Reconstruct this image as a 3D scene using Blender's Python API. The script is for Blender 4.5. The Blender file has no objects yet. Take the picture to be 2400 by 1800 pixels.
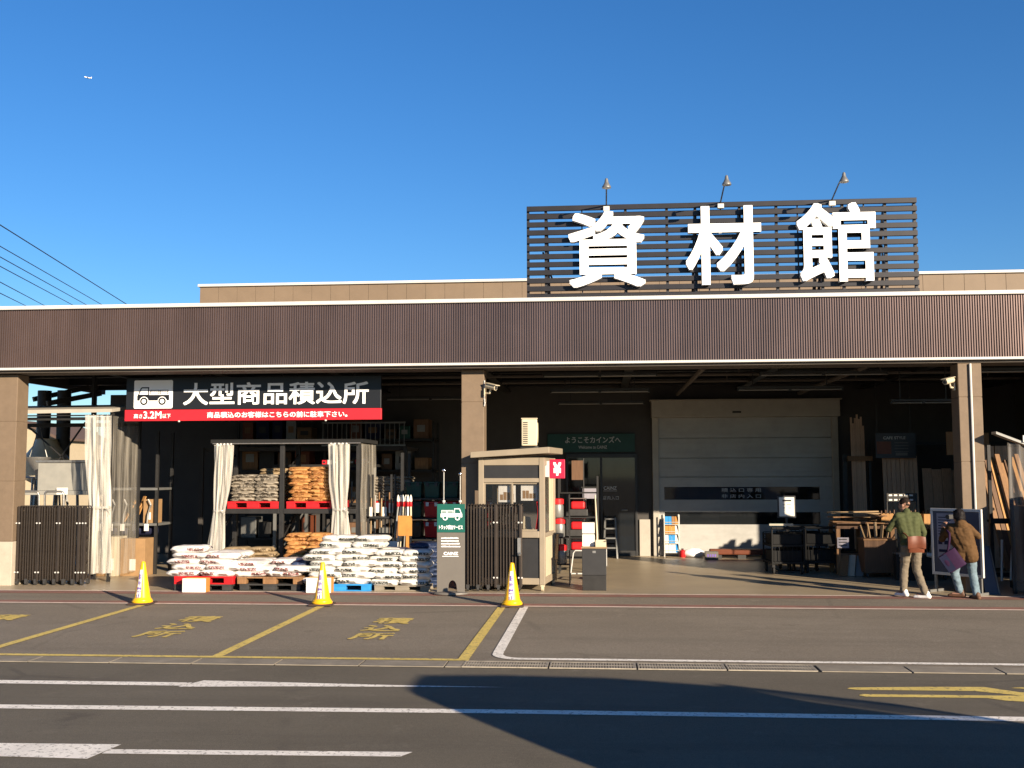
import bpy, bmesh, math, random
from mathutils import Vector, Matrix, noise
RND = random.Random(11)
S = bpy.context.scene
COL = S.collection
rad = math.radians

# ------------------------------------------------------------------ camera
CR = Vector((0.99654292, 0.08303263, -0.00279057))
CU = Vector((0.00957674, -0.08144349, 0.99663195))
CF = Vector((-0.0825257, 0.99321324, 0.08195711))
CP = Vector((0, 0, 2.2))
cd = bpy.data.cameras.new('camera')
cam = bpy.data.objects.new('camera', cd)
COL.objects.link(cam)
cam.matrix_world = Matrix(((CR.x, CU.x, -CF.x, CP.x), (CR.y, CU.y, -CF.y, CP.y), (CR.z, CU.z, -CF.z, CP.z), (0, 0, 0, 1)))
cd.sensor_width = 36
cd.lens = 37.5
cd.clip_start = 0.1
cd.clip_end = 20000
S.camera = cam

# ------------------------------------------------------------------ light
SUN_EL, SUN_AZ = 16.0, 140.0          # azimuth clockwise from +Y
w = bpy.data.worlds.new('World')
S.world = w
w.use_nodes = True
nt = w.node_tree
bg = nt.nodes['Background']
sky = nt.nodes.new('ShaderNodeTexSky')
sky.sky_type = 'NISHITA'
sky.sun_disc = False
sky.sun_elevation = rad(SUN_EL)
sky.sun_rotation = rad(SUN_AZ)
sky.altitude = 0
sky.air_density = 1.1
sky.dust_density = 0.0
sky.ozone_density = 6.0
hs = nt.nodes.new('ShaderNodeHueSaturation')
hs.inputs['Saturation'].default_value = 1.12
hs.inputs['Hue'].default_value = 0.505
nt.links.new(sky.outputs[0], hs.inputs['Color'])
nt.links.new(hs.outputs[0], bg.inputs[0])
bg.inputs[1].default_value = 0.066
sl = bpy.data.lights.new('sun', 'SUN')
sl.energy = 5.0
sl.angle = rad(0.5)
sl.color = (1.0, 0.84, 0.64)
so = bpy.data.objects.new('sun', sl)
COL.objects.link(so)
a_, e_ = rad(SUN_AZ), rad(SUN_EL)
LDIR = -Vector((math.sin(a_) * math.cos(e_), math.cos(a_) * math.cos(e_), math.sin(e_)))
so.rotation_euler = LDIR.to_track_quat('-Z', 'Y').to_euler()
so.location = (20, -20, 20)
S.view_settings.view_transform = 'Standard'
S.view_settings.look = 'None'
S.view_settings.gamma = 1
S.view_settings.exposure = 1.2
S.cycles.max_bounces = 8
S.cycles.transparent_max_bounces = 16

# ------------------------------------------------------------------ helpers
def at(px, py, Y):
    d = CF + CR * ((px - 1200) / 2500) - CU * ((py - 900) / 2500)
    return CP + d * (Y / d.y)

def lin(c):
    return tuple(((v / 255) / 12.92 if v / 255 <= .04045 else ((v / 255 + .055) / 1.055) ** 2.4) for v in c)

MATS = {}
def mat(name, col, rough=.6, metal=0., var=.12, scale=6., bump=0., bscale=60., stretch=(1, 1, 1), rand=0., spec=.32, dirt=None, dscale=1.5, damt=.5):
    if name in MATS:
        return MATS[name]
    m = bpy.data.materials.new(name)
    m.use_nodes = True
    n, l = m.node_tree.nodes, m.node_tree.links
    p = n['Principled BSDF']
    p.inputs['Roughness'].default_value = rough
    p.inputs['Metallic'].default_value = metal
    p.inputs['Specular IOR Level'].default_value = spec
    tc = n.new('ShaderNodeTexCoord')
    mp = n.new('ShaderNodeMapping')
    mp.inputs['Scale'].default_value = stretch
    l.new(tc.outputs['Object'], mp.inputs[0])
    tx = n.new('ShaderNodeTexNoise')
    tx.inputs['Scale'].default_value = scale
    tx.inputs['Detail'].default_value = 6
    tx.inputs['Roughness'].default_value = .65
    l.new(mp.outputs[0], tx.inputs['Vector'])
    mr = n.new('ShaderNodeMapRange')
    mr.inputs[1].default_value = .3
    mr.inputs[2].default_value = .7
    mr.inputs[3].default_value = 1 - var
    mr.inputs[4].default_value = 1 + var
    l.new(tx.outputs[0], mr.inputs[0])
    sc = n.new('ShaderNodeVectorMath')
    sc.operation = 'SCALE'
    sc.inputs[0].default_value = col
    fac = mr.outputs[0]
    if rand:
        oi = n.new('ShaderNodeObjectInfo')
        r2 = n.new('ShaderNodeMapRange')
        r2.inputs[3].default_value = 1 - rand
        r2.inputs[4].default_value = 1 + rand
        l.new(oi.outputs['Random'], r2.inputs[0])
        mu = n.new('ShaderNodeMath')
        mu.operation = 'MULTIPLY'
        l.new(fac, mu.inputs[0])
        l.new(r2.outputs[0], mu.inputs[1])
        fac = mu.outputs[0]
    l.new(fac, sc.inputs['Scale'])
    out = sc.outputs[0]
    if dirt:
        t2 = n.new('ShaderNodeTexNoise')
        t2.inputs['Scale'].default_value = dscale
        t2.inputs['Detail'].default_value = 8
        t2.inputs['Roughness'].default_value = .7
        l.new(tc.outputs['Object'], t2.inputs['Vector'])
        m2 = n.new('ShaderNodeMapRange')
        m2.inputs[1].default_value = .45 if dscale < 15 else .54
        m2.inputs[2].default_value = .75 if dscale < 15 else .62
        m2.inputs[4].default_value = damt
        l.new(t2.outputs[0], m2.inputs[0])
        mx = n.new('ShaderNodeMix')
        mx.data_type = 'RGBA'
        l.new(m2.outputs[0], mx.inputs[0])
        l.new(out, mx.inputs[6])
        mx.inputs[7].default_value = (*dirt, 1)
        out = mx.outputs[2]
    l.new(out, p.inputs['Base Color'])
    if bump:
        t3 = n.new('ShaderNodeTexNoise')
        t3.inputs['Scale'].default_value = bscale
        t3.inputs['Detail'].default_value = 4
        l.new(mp.outputs[0], t3.inputs['Vector'])
        b = n.new('ShaderNodeBump')
        b.inputs['Strength'].default_value = bump
        b.inputs['Distance'].default_value = .02
        l.new(t3.outputs[0], b.inputs['Height'])
        l.new(b.outputs[0], p.inputs['Normal'])
    MATS[name] = m
    return m

def glassy(name, tint, alpha, rough=.1, spec=.5, streak=0.):
    """see-through sheet: transparent mixed with a tinted glossy surface"""
    m = bpy.data.materials.new(name)
    m.use_nodes = True
    n, l = m.node_tree.nodes, m.node_tree.links
    p = n['Principled BSDF']
    p.inputs['Base Color'].default_value = (*tint, 1)
    p.inputs['Roughness'].default_value = rough
    p.inputs['Specular IOR Level'].default_value = spec
    tr = n.new('ShaderNodeBsdfTransparent')
    mx = n.new('ShaderNodeMixShader')
    tc = n.new('ShaderNodeTexCoord')
    mp = n.new('ShaderNodeMapping')
    mp.inputs['Scale'].default_value = (9, 9, .45)
    tx = n.new('ShaderNodeTexNoise')
    tx.inputs['Scale'].default_value = 2
    tx.inputs['Detail'].default_value = 2
    l.new(tc.outputs['Object'], mp.inputs[0])
    l.new(mp.outputs[0], tx.inputs['Vector'])
    mr = n.new('ShaderNodeMapRange')
    mr.inputs[1].default_value = .3
    mr.inputs[2].default_value = .7
    mr.inputs[3].default_value = max(0, alpha - streak)
    mr.inputs[4].default_value = min(1, alpha + streak)
    l.new(tx.outputs[0], mr.inputs[0])
    l.new(mr.outputs[0], mx.inputs[0])
    l.new(tr.outputs[0], mx.inputs[1])
    l.new(p.outputs[0], mx.inputs[2])
    l.new(mx.outputs[0], n['Material Output'].inputs[0])
    MATS[name] = m
    return m

class MB:
    def __init__(self):
        self.v, self.f = [], []
    def add(self, vs, fs):
        o = len(self.v)
        self.v += [tuple(x) for x in vs]
        self.f += [tuple(i + o for i in f) for f in fs]
        return self
    def box(self, x0, x1, y0, y1, z0, z1):
        vs = [(x, y, z) for z in (z0, z1) for y in (y0, y1) for x in (x0, x1)]
        return self.add(vs, [(0, 2, 3, 1), (4, 5, 7, 6), (0, 1, 5, 4), (2, 6, 7, 3), (0, 4, 6, 2), (1, 3, 7, 5)])
    def bar(self, p, q, w_, h_=None):
        h_ = h_ or w_
        p, q = Vector(p), Vector(q)
        d = (q - p).normalized()
        a = d.cross(Vector((0, 0, 1)))
        if a.length < 1e-4:
            a = Vector((1, 0, 0))
        a.normalize()
        b = a.cross(d)
        vs = []
        for c in (p, q):
            for s, t in ((-1, -1), (1, -1), (1, 1), (-1, 1)):
                vs.append(c + a * (s * w_ / 2) + b * (t * h_ / 2))
        return self.add(vs, [(0, 1, 2, 3), (7, 6, 5, 4), (0, 4, 5, 1), (1, 5, 6, 2), (2, 6, 7, 3), (3, 7, 4, 0)])
    def tube(self, pts, r, n=8, r1=None, round_=False):
        pts = [Vector(p) for p in pts]
        k = len(pts)
        rs = [r + ((r1 if r1 is not None else r) - r) * i / max(1, k - 1) for i in range(k)]
        vs, fs = [], []
        up = Vector((0, 0, 1))
        for i, p in enumerate(pts):
            d = (pts[min(i + 1, k - 1)] - pts[max(i - 1, 0)]).normalized()
            a = d.cross(up)
            if a.length < .05:
                a = d.cross(Vector((0, 1, 0)))
            a.normalize()
            b = a.cross(d)
            for j in range(n):
                t = 2 * math.pi * j / n
                vs.append(p + a * math.cos(t) * rs[i] + b * math.sin(t) * rs[i])
        for i in range(k - 1):
            for j in range(n):
                fs.append((i * n + j, i * n + (j + 1) % n, (i + 1) * n + (j + 1) % n, (i + 1) * n + j))
        fs.append(tuple(range(n))[::-1])
        fs.append(tuple((k - 1) * n + j for j in range(n)))
        return self.add(vs, fs)
    def lathe(self, prof, n=20, c=(0, 0, 0)):
        vs, fs = [], []
        for r, z in prof:
            for j in range(n):
                t = 2 * math.pi * j / n
                vs.append((c[0] + r * math.cos(t), c[1] + r * math.sin(t), c[2] + z))
        k = len(prof)
        for i in range(k - 1):
            for j in range(n):
                fs.append((i * n + j, i * n + (j + 1) % n, (i + 1) * n + (j + 1) % n, (i + 1) * n + j))
        fs.append(tuple(range(n))[::-1])
        fs.append(tuple((k - 1) * n + j for j in range(n)))
        return self.add(vs, fs)
    def prism(self, poly, y0, y1):
        """polygon in XZ pushed along Y"""
        k = len(poly)
        vs = [(x, y0, z) for x, z in poly] + [(x, y1, z) for x, z in poly]
        fs = [tuple(range(k)), tuple(range(2 * k - 1, k - 1, -1))] + [(i, i + k, (i + 1) % k + k, (i + 1) % k) for i in range(k)]
        return self.add(vs, fs)
    def flat(self, poly, z):
        return self.add([(x, y, z) for x, y in poly], [tuple(range(len(poly)))])
    def ell(self, c, rx, ry, rz, n=16, m=10):
        vs, fs = [], []
        for i in range(m + 1):
            ph = math.pi * i / m
            for j in range(n):
                t = 2 * math.pi * j / n
                vs.append((c[0] + rx * math.sin(ph) * math.cos(t), c[1] + ry * math.sin(ph) * math.sin(t), c[2] + rz * math.cos(ph)))
        for i in range(m):
            for j in range(n):
                fs.append((i * n + j, (i + 1) * n + j, (i + 1) * n + (j + 1) % n, i * n + (j + 1) % n))
        return self.add(vs, fs)
    def grid(self, fn, nu, nv):
        vs = [fn(i / nu, j / nv) for j in range(nv + 1) for i in range(nu + 1)]
        fs = [(j * (nu + 1) + i, j * (nu + 1) + i + 1, (j + 1) * (nu + 1) + i + 1, (j + 1) * (nu + 1) + i) for j in range(nv) for i in range(nu)]
        return self.add(vs, fs)
    def mesh(self, name):
        me = bpy.data.meshes.new(name)
        me.from_pydata(self.v, [], self.f)
        me.validate()
        return me
    def build(self, name, m, parent=None, loc=(0, 0, 0), bevel=0., smooth=0., fix=True, rz=0., world=False):
        me = self.mesh(name)
        if fix:
            bm = bmesh.new()
            bm.from_mesh(me)
            bmesh.ops.recalc_face_normals(bm, faces=bm.faces)
            bm.to_mesh(me)
            bm.free()
        if world and parent is not None:
            r = parent
            off = Vector((0, 0, 0))
            while r is not None:
                off += Vector(r.location)
                r = r.parent
            me.transform(Matrix.Translation(-off))
        return link(name, me, m, parent, loc, bevel, smooth, rz)

def link(name, me, m, parent=None, loc=(0, 0, 0), bevel=0., smooth=0., rz=0.):
    me.materials.append(MATS[m] if isinstance(m, str) else m)
    if smooth:
        me.polygons.foreach_set('use_smooth', [True] * len(me.polygons))
        me.set_sharp_from_angle(angle=rad(smooth))
    o = bpy.data.objects.new(name, me)
    COL.objects.link(o)
    o.location = loc
    o.rotation_euler = (0, 0, rz)
    if parent is not None:
        o.parent = parent
    if bevel:
        b = o.modifiers.new('bevel', 'BEVEL')
        b.width = bevel
        b.segments = 2
        b.limit_method = 'ANGLE'
    return o

def tag(o, label=None, cat=None, group=None, kind=None):
    if label:
        o['label'] = label
    if cat:
        o['category'] = cat
    if group:
        o['group'] = group
    if kind:
        o['kind'] = kind
    return o

def thing(name, label, cat, loc=(0, 0, 0), rz=0., group=None):
    o = bpy.data.objects.new(name, None)
    o.empty_display_size = .2
    COL.objects.link(o)
    o.location = loc
    o.rotation_euler = (0, 0, rz)
    return tag(o, label, cat, group)

def dup(o, loc=None, rz=None, label=None, parent=None):
    c = o.copy()
    COL.objects.link(c)
    if parent is not None:
        c.parent = parent
    if loc is not None:
        c.location = loc
    if rz is not None:
        c.rotation_euler = (0, 0, rz)
    if label:
        c['label'] = label
    for ch in list(o.children):
        dup(ch, parent=c)
    return c

_fonts = {}
def text_mesh(body, bold=0., depth=0., spacing=1.0, line=1.0):
    c = bpy.data.curves.new('lettering', 'FONT')
    c.body = body
    c.size = 1
    c.align_x = 'CENTER'
    c.space_character = spacing
    c.space_line = line
    c.offset = bold
    c.extrude = depth
    c.resolution_u = 4
    c.fill_mode = 'BOTH' if depth else 'FRONT'
    o = bpy.data.objects.new('lettering', c)
    COL.objects.link(o)
    bpy.context.view_layer.update()
    me = bpy.data.meshes.new_from_object(o.evaluated_get(bpy.context.evaluated_depsgraph_get()))
    bpy.data.objects.remove(o)
    bpy.data.curves.remove(c)
    return me

def lettering(mb, body, x0, x1, z0, z1, y, thick=.002, bold=0., spacing=1.0, line=1.0, keep=False):
    """writing that faces -Y, fitted into a box of the XZ plane"""
    me = text_mesh(body, 0, 0 if thick < .004 else .5, spacing, line)
    vs = [v.co.copy() for v in me.vertices]
    a0, a1 = min(v.x for v in vs), max(v.x for v in vs)
    b0, b1 = min(v.y for v in vs), max(v.y for v in vs)
    sx, sz = (x1 - x0) / (a1 - a0), (z1 - z0) / (b1 - b0)
    if keep:
        s = min(sx, sz)
        cx, cz = (x0 + x1) / 2, (z0 + z1) / 2
        x0, z0 = cx - s * (a1 - a0) / 2, cz - s * (b1 - b0) / 2
        sx = sz = s
    # heavier strokes: the glyph is laid down several times, each a hair in front of the last
    ring = [(0, 0)] + ([(bold * a, bold * b) for a in (-1, 0, 1) for b in (-1, 0, 1) if a or b] if bold > .012 else [(bold * a, bold * b) for a in (-1, 1) for b in (-1, 1)] if bold else [])
    k = (a1 - a0) / (a1 - a0 + 2 * bold)
    sx, sz = sx * k, sz * (b1 - b0) / (b1 - b0 + 2 * bold)
    fs = [tuple(p.vertices) for p in me.polygons]
    for i, (dx, dy) in enumerate(ring):
        mb.add([(x0 + (v.x - a0 + bold + dx) * sx, y - v.z * thick - i * .00025, z0 + (v.y - b0 + bold + dy) * sz) for v in vs], fs)
    bpy.data.meshes.remove(me)
    return mb

def capsule(mb, p, q, r0, r1, n=12):
    p, q = Vector(p), Vector(q)
    d = q - p
    L = d.length
    d.normalize()
    pts = []
    for i in range(5):
        t = math.pi / 2 * (1 - i / 4)
        pts.append((p - d * (r0 * math.sin(t)), max(r0 * math.cos(t), 1e-4)))
    for i in range(5):
        t = math.pi / 2 * i / 4
        pts.append((q + d * (r1 * math.sin(t)), max(r1 * math.cos(t), 1e-4)))
    a = d.cross(Vector((0, 0, 1)))
    if a.length < .05:
        a = d.cross(Vector((0, 1, 0)))
    a.normalize()
    b = a.cross(d)
    vs, fs = [], []
    for c, r in pts:
        for j in range(n):
            t = 2 * math.pi * j / n
            vs.append(c + a * math.cos(t) * r + b * math.sin(t) * r)
    k = len(pts)
    for i in range(k - 1):
        for j in range(n):
            fs.append((i * n + j, i * n + (j + 1) % n, (i + 1) * n + (j + 1) % n, (i + 1) * n + j))
    fs.append(tuple(range(n))[::-1])
    fs.append(tuple((k - 1) * n + j for j in range(n)))
    mb.add(vs, fs)

def fused(mb, name, voxel, smooth=4, fold=0., fscale=9.):
    """one continuous skin over overlapping limbs"""
    me = mb.mesh(name)
    bm = bmesh.new()
    bm.from_mesh(me)
    bmesh.ops.recalc_face_normals(bm, faces=bm.faces)
    bm.to_mesh(me)
    bm.free()
    o = bpy.data.objects.new(name, me)
    COL.objects.link(o)
    r = o.modifiers.new('r', 'REMESH')
    r.mode = 'VOXEL'
    r.voxel_size = voxel
    s = o.modifiers.new('s', 'SMOOTH')
    s.iterations = smooth
    s.factor = .5
    bpy.context.view_layer.update()
    out = bpy.data.meshes.new_from_object(o.evaluated_get(bpy.context.evaluated_depsgraph_get()))
    bpy.data.objects.remove(o)
    if fold:
        ns = [v.normal.copy() for v in out.vertices]
        for v, nn in zip(out.vertices, ns):
            q = Vector((v.co.x * fscale, v.co.y * fscale, v.co.z * fscale * 1.8))
            v.co += nn * fold * (noise.noise(q) + .5 * noise.noise(q * 2.3))
    return out

ORD = ['bottom', 'second', 'third', 'fourth', 'fifth', 'sixth', 'seventh', 'eighth', 'ninth', 'tenth']

# ------------------------------------------------------------------ materials
def asphalt(name, col, pale, dark):
    m = bpy.data.materials.new(name)
    m.use_nodes = True
    n, l = m.node_tree.nodes, m.node_tree.links
    p = n['Principled BSDF']
    p.inputs['Roughness'].default_value = .9
    p.inputs['Specular IOR Level'].default_value = .3
    tc = n.new('ShaderNodeTexCoord')
    def tex(scale, detail, lo, hi, a, b, stretch=(1, 1, 1), kind='noise'):
        mp = n.new('ShaderNodeMapping')
        mp.inputs['Scale'].default_value = stretch
        l.new(tc.outputs['Object'], mp.inputs[0])
        if kind == 'noise':
            t = n.new('ShaderNodeTexNoise')
            t.inputs['Detail'].default_value = detail
            t.inputs['Roughness'].default_value = .65
            o = t.outputs[0]
        else:
            t = n.new('ShaderNodeTexVoronoi')
            t.feature = 'DISTANCE_TO_EDGE'
            o = t.outputs['Distance']
        t.inputs['Scale'].default_value = scale
        l.new(mp.outputs[0], t.inputs['Vector'])
        r = n.new('ShaderNodeMapRange')
        r.inputs[1].default_value, r.inputs[2].default_value, r.inputs[3].default_value, r.inputs[4].default_value = lo, hi, a, b
        l.new(o, r.inputs[0])
        return r.outputs[0]
    def mul(a, b):
        k = n.new('ShaderNodeMath')
        k.operation = 'MULTIPLY'
        l.new(a, k.inputs[0])
        l.new(b, k.inputs[1])
        return k.outputs[0]
    def mix(f, a, b):
        k = n.new('ShaderNodeMix')
        k.data_type = 'RGBA'
        l.new(f, k.inputs[0])
        for v, i in ((a, 6), (b, 7)):
            if isinstance(v, tuple):
                k.inputs[i].default_value = (*v, 1)
            else:
                l.new(v, k.inputs[i])
        return k.outputs[2]
    c = mix(tex(.35, 8, .42, .72, 0, .55), col, pale)
    c = mix(tex(1.1, 6, .52, .75, 0, .5), c, dark)
    c = mix(tex(.55, 5, .48, .70, 0, .65, (.16, 2.2, 1)), c, dark)
    c = mix(tex(2.6, 5, .58, .72, 0, .6), c, pale)
    c = mix(tex(.9, 4, .66, .70, 0, .7), c, dark)
    c = mix(mul(tex(.23, 0, .012, .004, 0, .75, kind='v'), tex(.3, 3, .5, .58, 0, 1)), c, dark)
    sc = n.new('ShaderNodeVectorMath')
    sc.operation = 'SCALE'
    l.new(c, sc.inputs[0])
    l.new(mul(tex(95, 2, .25, .75, .58, 1.42), tex(23, 3, .3, .7, .90, 1.10)), sc.inputs['Scale'])
    l.new(sc.outputs[0], p.inputs['Base Color'])
    t3 = n.new('ShaderNodeTexNoise')
    t3.inputs['Scale'].default_value = 140
    l.new(tc.outputs['Object'], t3.inputs['Vector'])
    b = n.new('ShaderNodeBump')
    b.inputs['Strength'].default_value = .35
    b.inputs['Distance'].default_value = .01
    l.new(t3.outputs[0], b.inputs['Height'])
    l.new(b.outputs[0], p.inputs['Normal'])
    MATS[name] = m
asphalt('asphalt', (.108, .092, .066), (.150, .130, .098), (.078, .067, .050))
asphalt('asphalt_old', (.182, .152, .112), (.235, .20, .152), (.138, .116, .086))
mat('concrete_floor', (0.360, 0.290, 0.195), .38, var=.12, scale=.9, bump=.03, bscale=30, dirt=(.24, .19, .13), dscale=.7, damt=.5)
mat('red_band', (0.240, 0.115, 0.085), .8, var=.2, scale=1.5, bump=.3, bscale=150, dirt=(.12, .10, .085), dscale=2.5, damt=.7)
mat('paint_white', (0.760, 0.710, 0.620), .7, var=.14, scale=2.5, dirt=(.20, .175, .14), dscale=22, damt=.9)
mat('paint_pink', (0.720, 0.580, 0.480), .7, var=.12, scale=5, dirt=(.28, .2, .17), dscale=7, damt=.55)
mat('paint_yellow', (0.600, 0.450, 0.120), .7, var=.15, scale=2.5, dirt=(.18, .15, .09), dscale=18, damt=.95)
mat('gutter_concrete', (0.225, 0.195, 0.150), .85, var=.2, scale=3, bump=.25, bscale=90, dirt=(.12, .11, .09), dscale=2, damt=.6)
mat('grate_steel', (.30, .265, .21), .6, 0., var=.2, scale=12, dirt=(.1, .08, .06), dscale=9, damt=.5)
mat('shade_black', (.012, .012, .012), .9, var=.05)  # near-black for surfaces coloured to look unlit
mat('fascia_brown', (0.150, 0.103, 0.091), .33, 0.55, var=.16, scale=1.1, stretch=(2.2, 2.2, .12), spec=.5, dirt=(.075, .05, .044), dscale=.8, damt=.35)
mat('trim_white', (0.500, 0.490, 0.460), .45, var=.06, scale=3, dirt=(.42, .40, .36), dscale=4, damt=.3)
mat('column_tan', (0.150, 0.108, 0.072), .7, var=.08, scale=7, bump=.12, bscale=120, dirt=(.21, .15, .10), dscale=3, damt=.3)
mat('column_base', (0.380, 0.330, 0.260), .75, var=.1, scale=6, dirt=(.33, .28, .22), dscale=4, damt=.4)
mat('parapet_tan', (0.165, 0.120, 0.080), .6, var=.06, scale=2, dirt=(.25, .18, .12), dscale=1.2, damt=.25)
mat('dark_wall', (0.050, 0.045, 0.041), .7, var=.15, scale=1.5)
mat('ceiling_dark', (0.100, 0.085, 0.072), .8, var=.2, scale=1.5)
mat('steel_dark', (0.028, 0.027, 0.026), .5, .3, var=.2, scale=6)
mat('black_paint', (.028, .028, .032), .45, var=.15, scale=5)
mat('slat_black', (0.022, 0.021, 0.024), .4, .2, var=.12, scale=4)
mat('letter_white', (.86, .86, .85), .45, var=.02, scale=4)
mat('panel_black', (0.012, 0.013, 0.016), .35, var=.08, scale=3)
mat('panel_red', (0.496, 0.018, 0.028), .4, var=.05, scale=4)
mat('shutter_grey', (0.360, 0.355, 0.335), .45, var=.08, scale=1.5, stretch=(1, 1, 4), dirt=(.19, .18, .165), dscale=1.4, damt=.4)
mat('shutter_frame', (0.360, 0.330, 0.280), .5, var=.08, scale=4)
mat('door_frame', (.03, .03, .03), .4, var=.1)
mat('green_panel', (.012, .055, .045), .5, var=.1)
mat('letter_grey', (.45, .45, .44), .6, var=.05)
mat('galvanised', (0.340, 0.330, 0.310), .38, .75, var=.18, scale=14)
mat('pipe_grey', (0.200, 0.200, 0.190), .45, .5, var=.1, scale=8)
mat('panel_grey', (.25, .245, .22), .5, var=.08, scale=4, dirt=(.3, .28, .24), dscale=4, damt=.4)
mat('chrome', (.7, .7, .7), .18, 1., var=.05)
mat('red_plastic', (0.465, 0.013, 0.017), .4, var=.12, scale=8, dirt=(.4, .03, .03), dscale=9, damt=.4)
mat('blue_plastic', (.025, .22, .52), .45, var=.12, scale=8)
mat('black_plastic', (.035, .034, .033), .55, var=.2, scale=8)
mat('green_plastic', (.012, .055, .04), .5, var=.12)
mat('cone_yellow', (0.72, 0.39, 0.008), .35, var=.06, scale=6, dirt=(.62, .36, .02), dscale=7, damt=.35)
mat('cone_base', (.05, .03, .025), .7, var=.2)
mat('print_purple', (.16, .10, .38), .5, var=.15)
mat('cream_paint', (0.500, 0.430, 0.300), .45, var=.05, scale=4, dirt=(.5, .42, .3), dscale=3, damt=.3)
mat('booth_beige', (0.260, 0.215, 0.155), .45, var=.06, scale=4, dirt=(.36, .3, .22), dscale=3, damt=.3)
mat('booth_dark', (0.026, 0.026, 0.027), .5, var=.1)
mat('navy_flap', (.016, .021, .040), .4, var=.12)
mat('stand_grey', (0.128, 0.116, 0.101), .5, var=.05, scale=4)
mat('stand_green', (0.007, 0.088, 0.068), .5, var=.05)
mat('yen_red', (0.440, 0.012, 0.045), .4, var=.05)
mat('gate_bronze', (0.060, 0.048, 0.040), .38, .55, var=.12, scale=10)
mat('cardboard', (0.252, 0.150, 0.069), .75, var=.12, scale=7, rand=.15)
mat('cardboard_orange', (0.420, 0.189, 0.042), .7, var=.12, scale=7)
mat('card_white', (0.663, 0.637, 0.578), .6, var=.04)
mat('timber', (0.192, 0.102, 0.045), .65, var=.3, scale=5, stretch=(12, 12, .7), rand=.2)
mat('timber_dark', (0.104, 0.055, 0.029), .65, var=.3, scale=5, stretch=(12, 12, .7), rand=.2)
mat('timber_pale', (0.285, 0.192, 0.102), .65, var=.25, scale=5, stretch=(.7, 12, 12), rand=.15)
mat('timber_panel', (0.500, 0.320, 0.210), .65, var=.25, scale=5, stretch=(12, 12, .7), rand=.15)  # paler timber, albedo raised to make up for the blocked sun
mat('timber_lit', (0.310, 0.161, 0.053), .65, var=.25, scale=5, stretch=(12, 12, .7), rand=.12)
mat('house_cream', (0.392, 0.322, 0.217), .8, var=.06)
mat('roof_brown', (.10, .065, .05), .8, var=.15)
mat('skin', (0.310, 0.167, 0.112), .5, var=.08, scale=14)
mat('hair_black', (.014, .012, .012), .5, var=.3, scale=40, spec=.08)
mat('hair_greying', (0.018, 0.012, 0.009), .55, var=.4, scale=40, spec=.08)
mat('jacket_green', (0.063, 0.071, 0.031), .75, var=.14, scale=16, bump=.1, bscale=120, spec=.08)
mat('trousers_beige', (0.155, 0.127, 0.093), .8, var=.12, scale=14, bump=.1, bscale=120, spec=.08)
mat('shoe_white', (.7, .68, .64), .6, var=.08)
mat('jacket_brown', (0.094, 0.052, 0.023), .8, var=.16, scale=16, bump=.1, bscale=120, spec=.08)
mat('jeans_blue', (0.135, 0.185, 0.215), .8, var=.25, scale=11, bump=.1, bscale=150, spec=.08)
mat('shoe_brown', (.09, .045, .025), .6, var=.15)
mat('bag_leather', (0.125, 0.034, 0.014), .5, var=.18, scale=9)
mat('bag_purple', (0.028, 0.012, 0.034), .7, var=.15, scale=9, spec=.08)
mat('bag_navy', (.018, .02, .045), .7, var=.15, scale=9, spec=.08)
mat('board_shade_blue', (0.051, 0.057, 0.084), .5, var=.08)  # blue tint stands in for skylit shade on the board face
mat('poster_paper', (0.240, 0.228, 0.264), .6, var=.12, scale=9)
mat('van_paint', (.55, .55, .57), .3, .3, var=.03)
mat('rubber', (.02, .02, .02), .8, var=.1)
mat('plane_white', (.9, .9, .9), .4, var=.02)
mat('wire', (.02, .02, .025), .6, var=.05)
glassy('vinyl', (.54, .51, .45), .50, rough=.12, spec=1.0, streak=.42)
glassy('vinyl_sheet', (.34, .31, .26), .32, rough=.12, spec=1.0, streak=.22)
glassy('vinyl_haze', (.16, .145, .13), .40, rough=.3, streak=.16)
glassy('window_glass', (.03, .035, .04), .16, rough=.03, spec=.8, streak=.02)
glassy('dark_glass', (.012, .014, .016), .86, rough=.04, spec=.6, streak=.04)
glassy('van_glass', (.02, .03, .03), .55, rough=.03, spec=.6, streak=.02)

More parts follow.
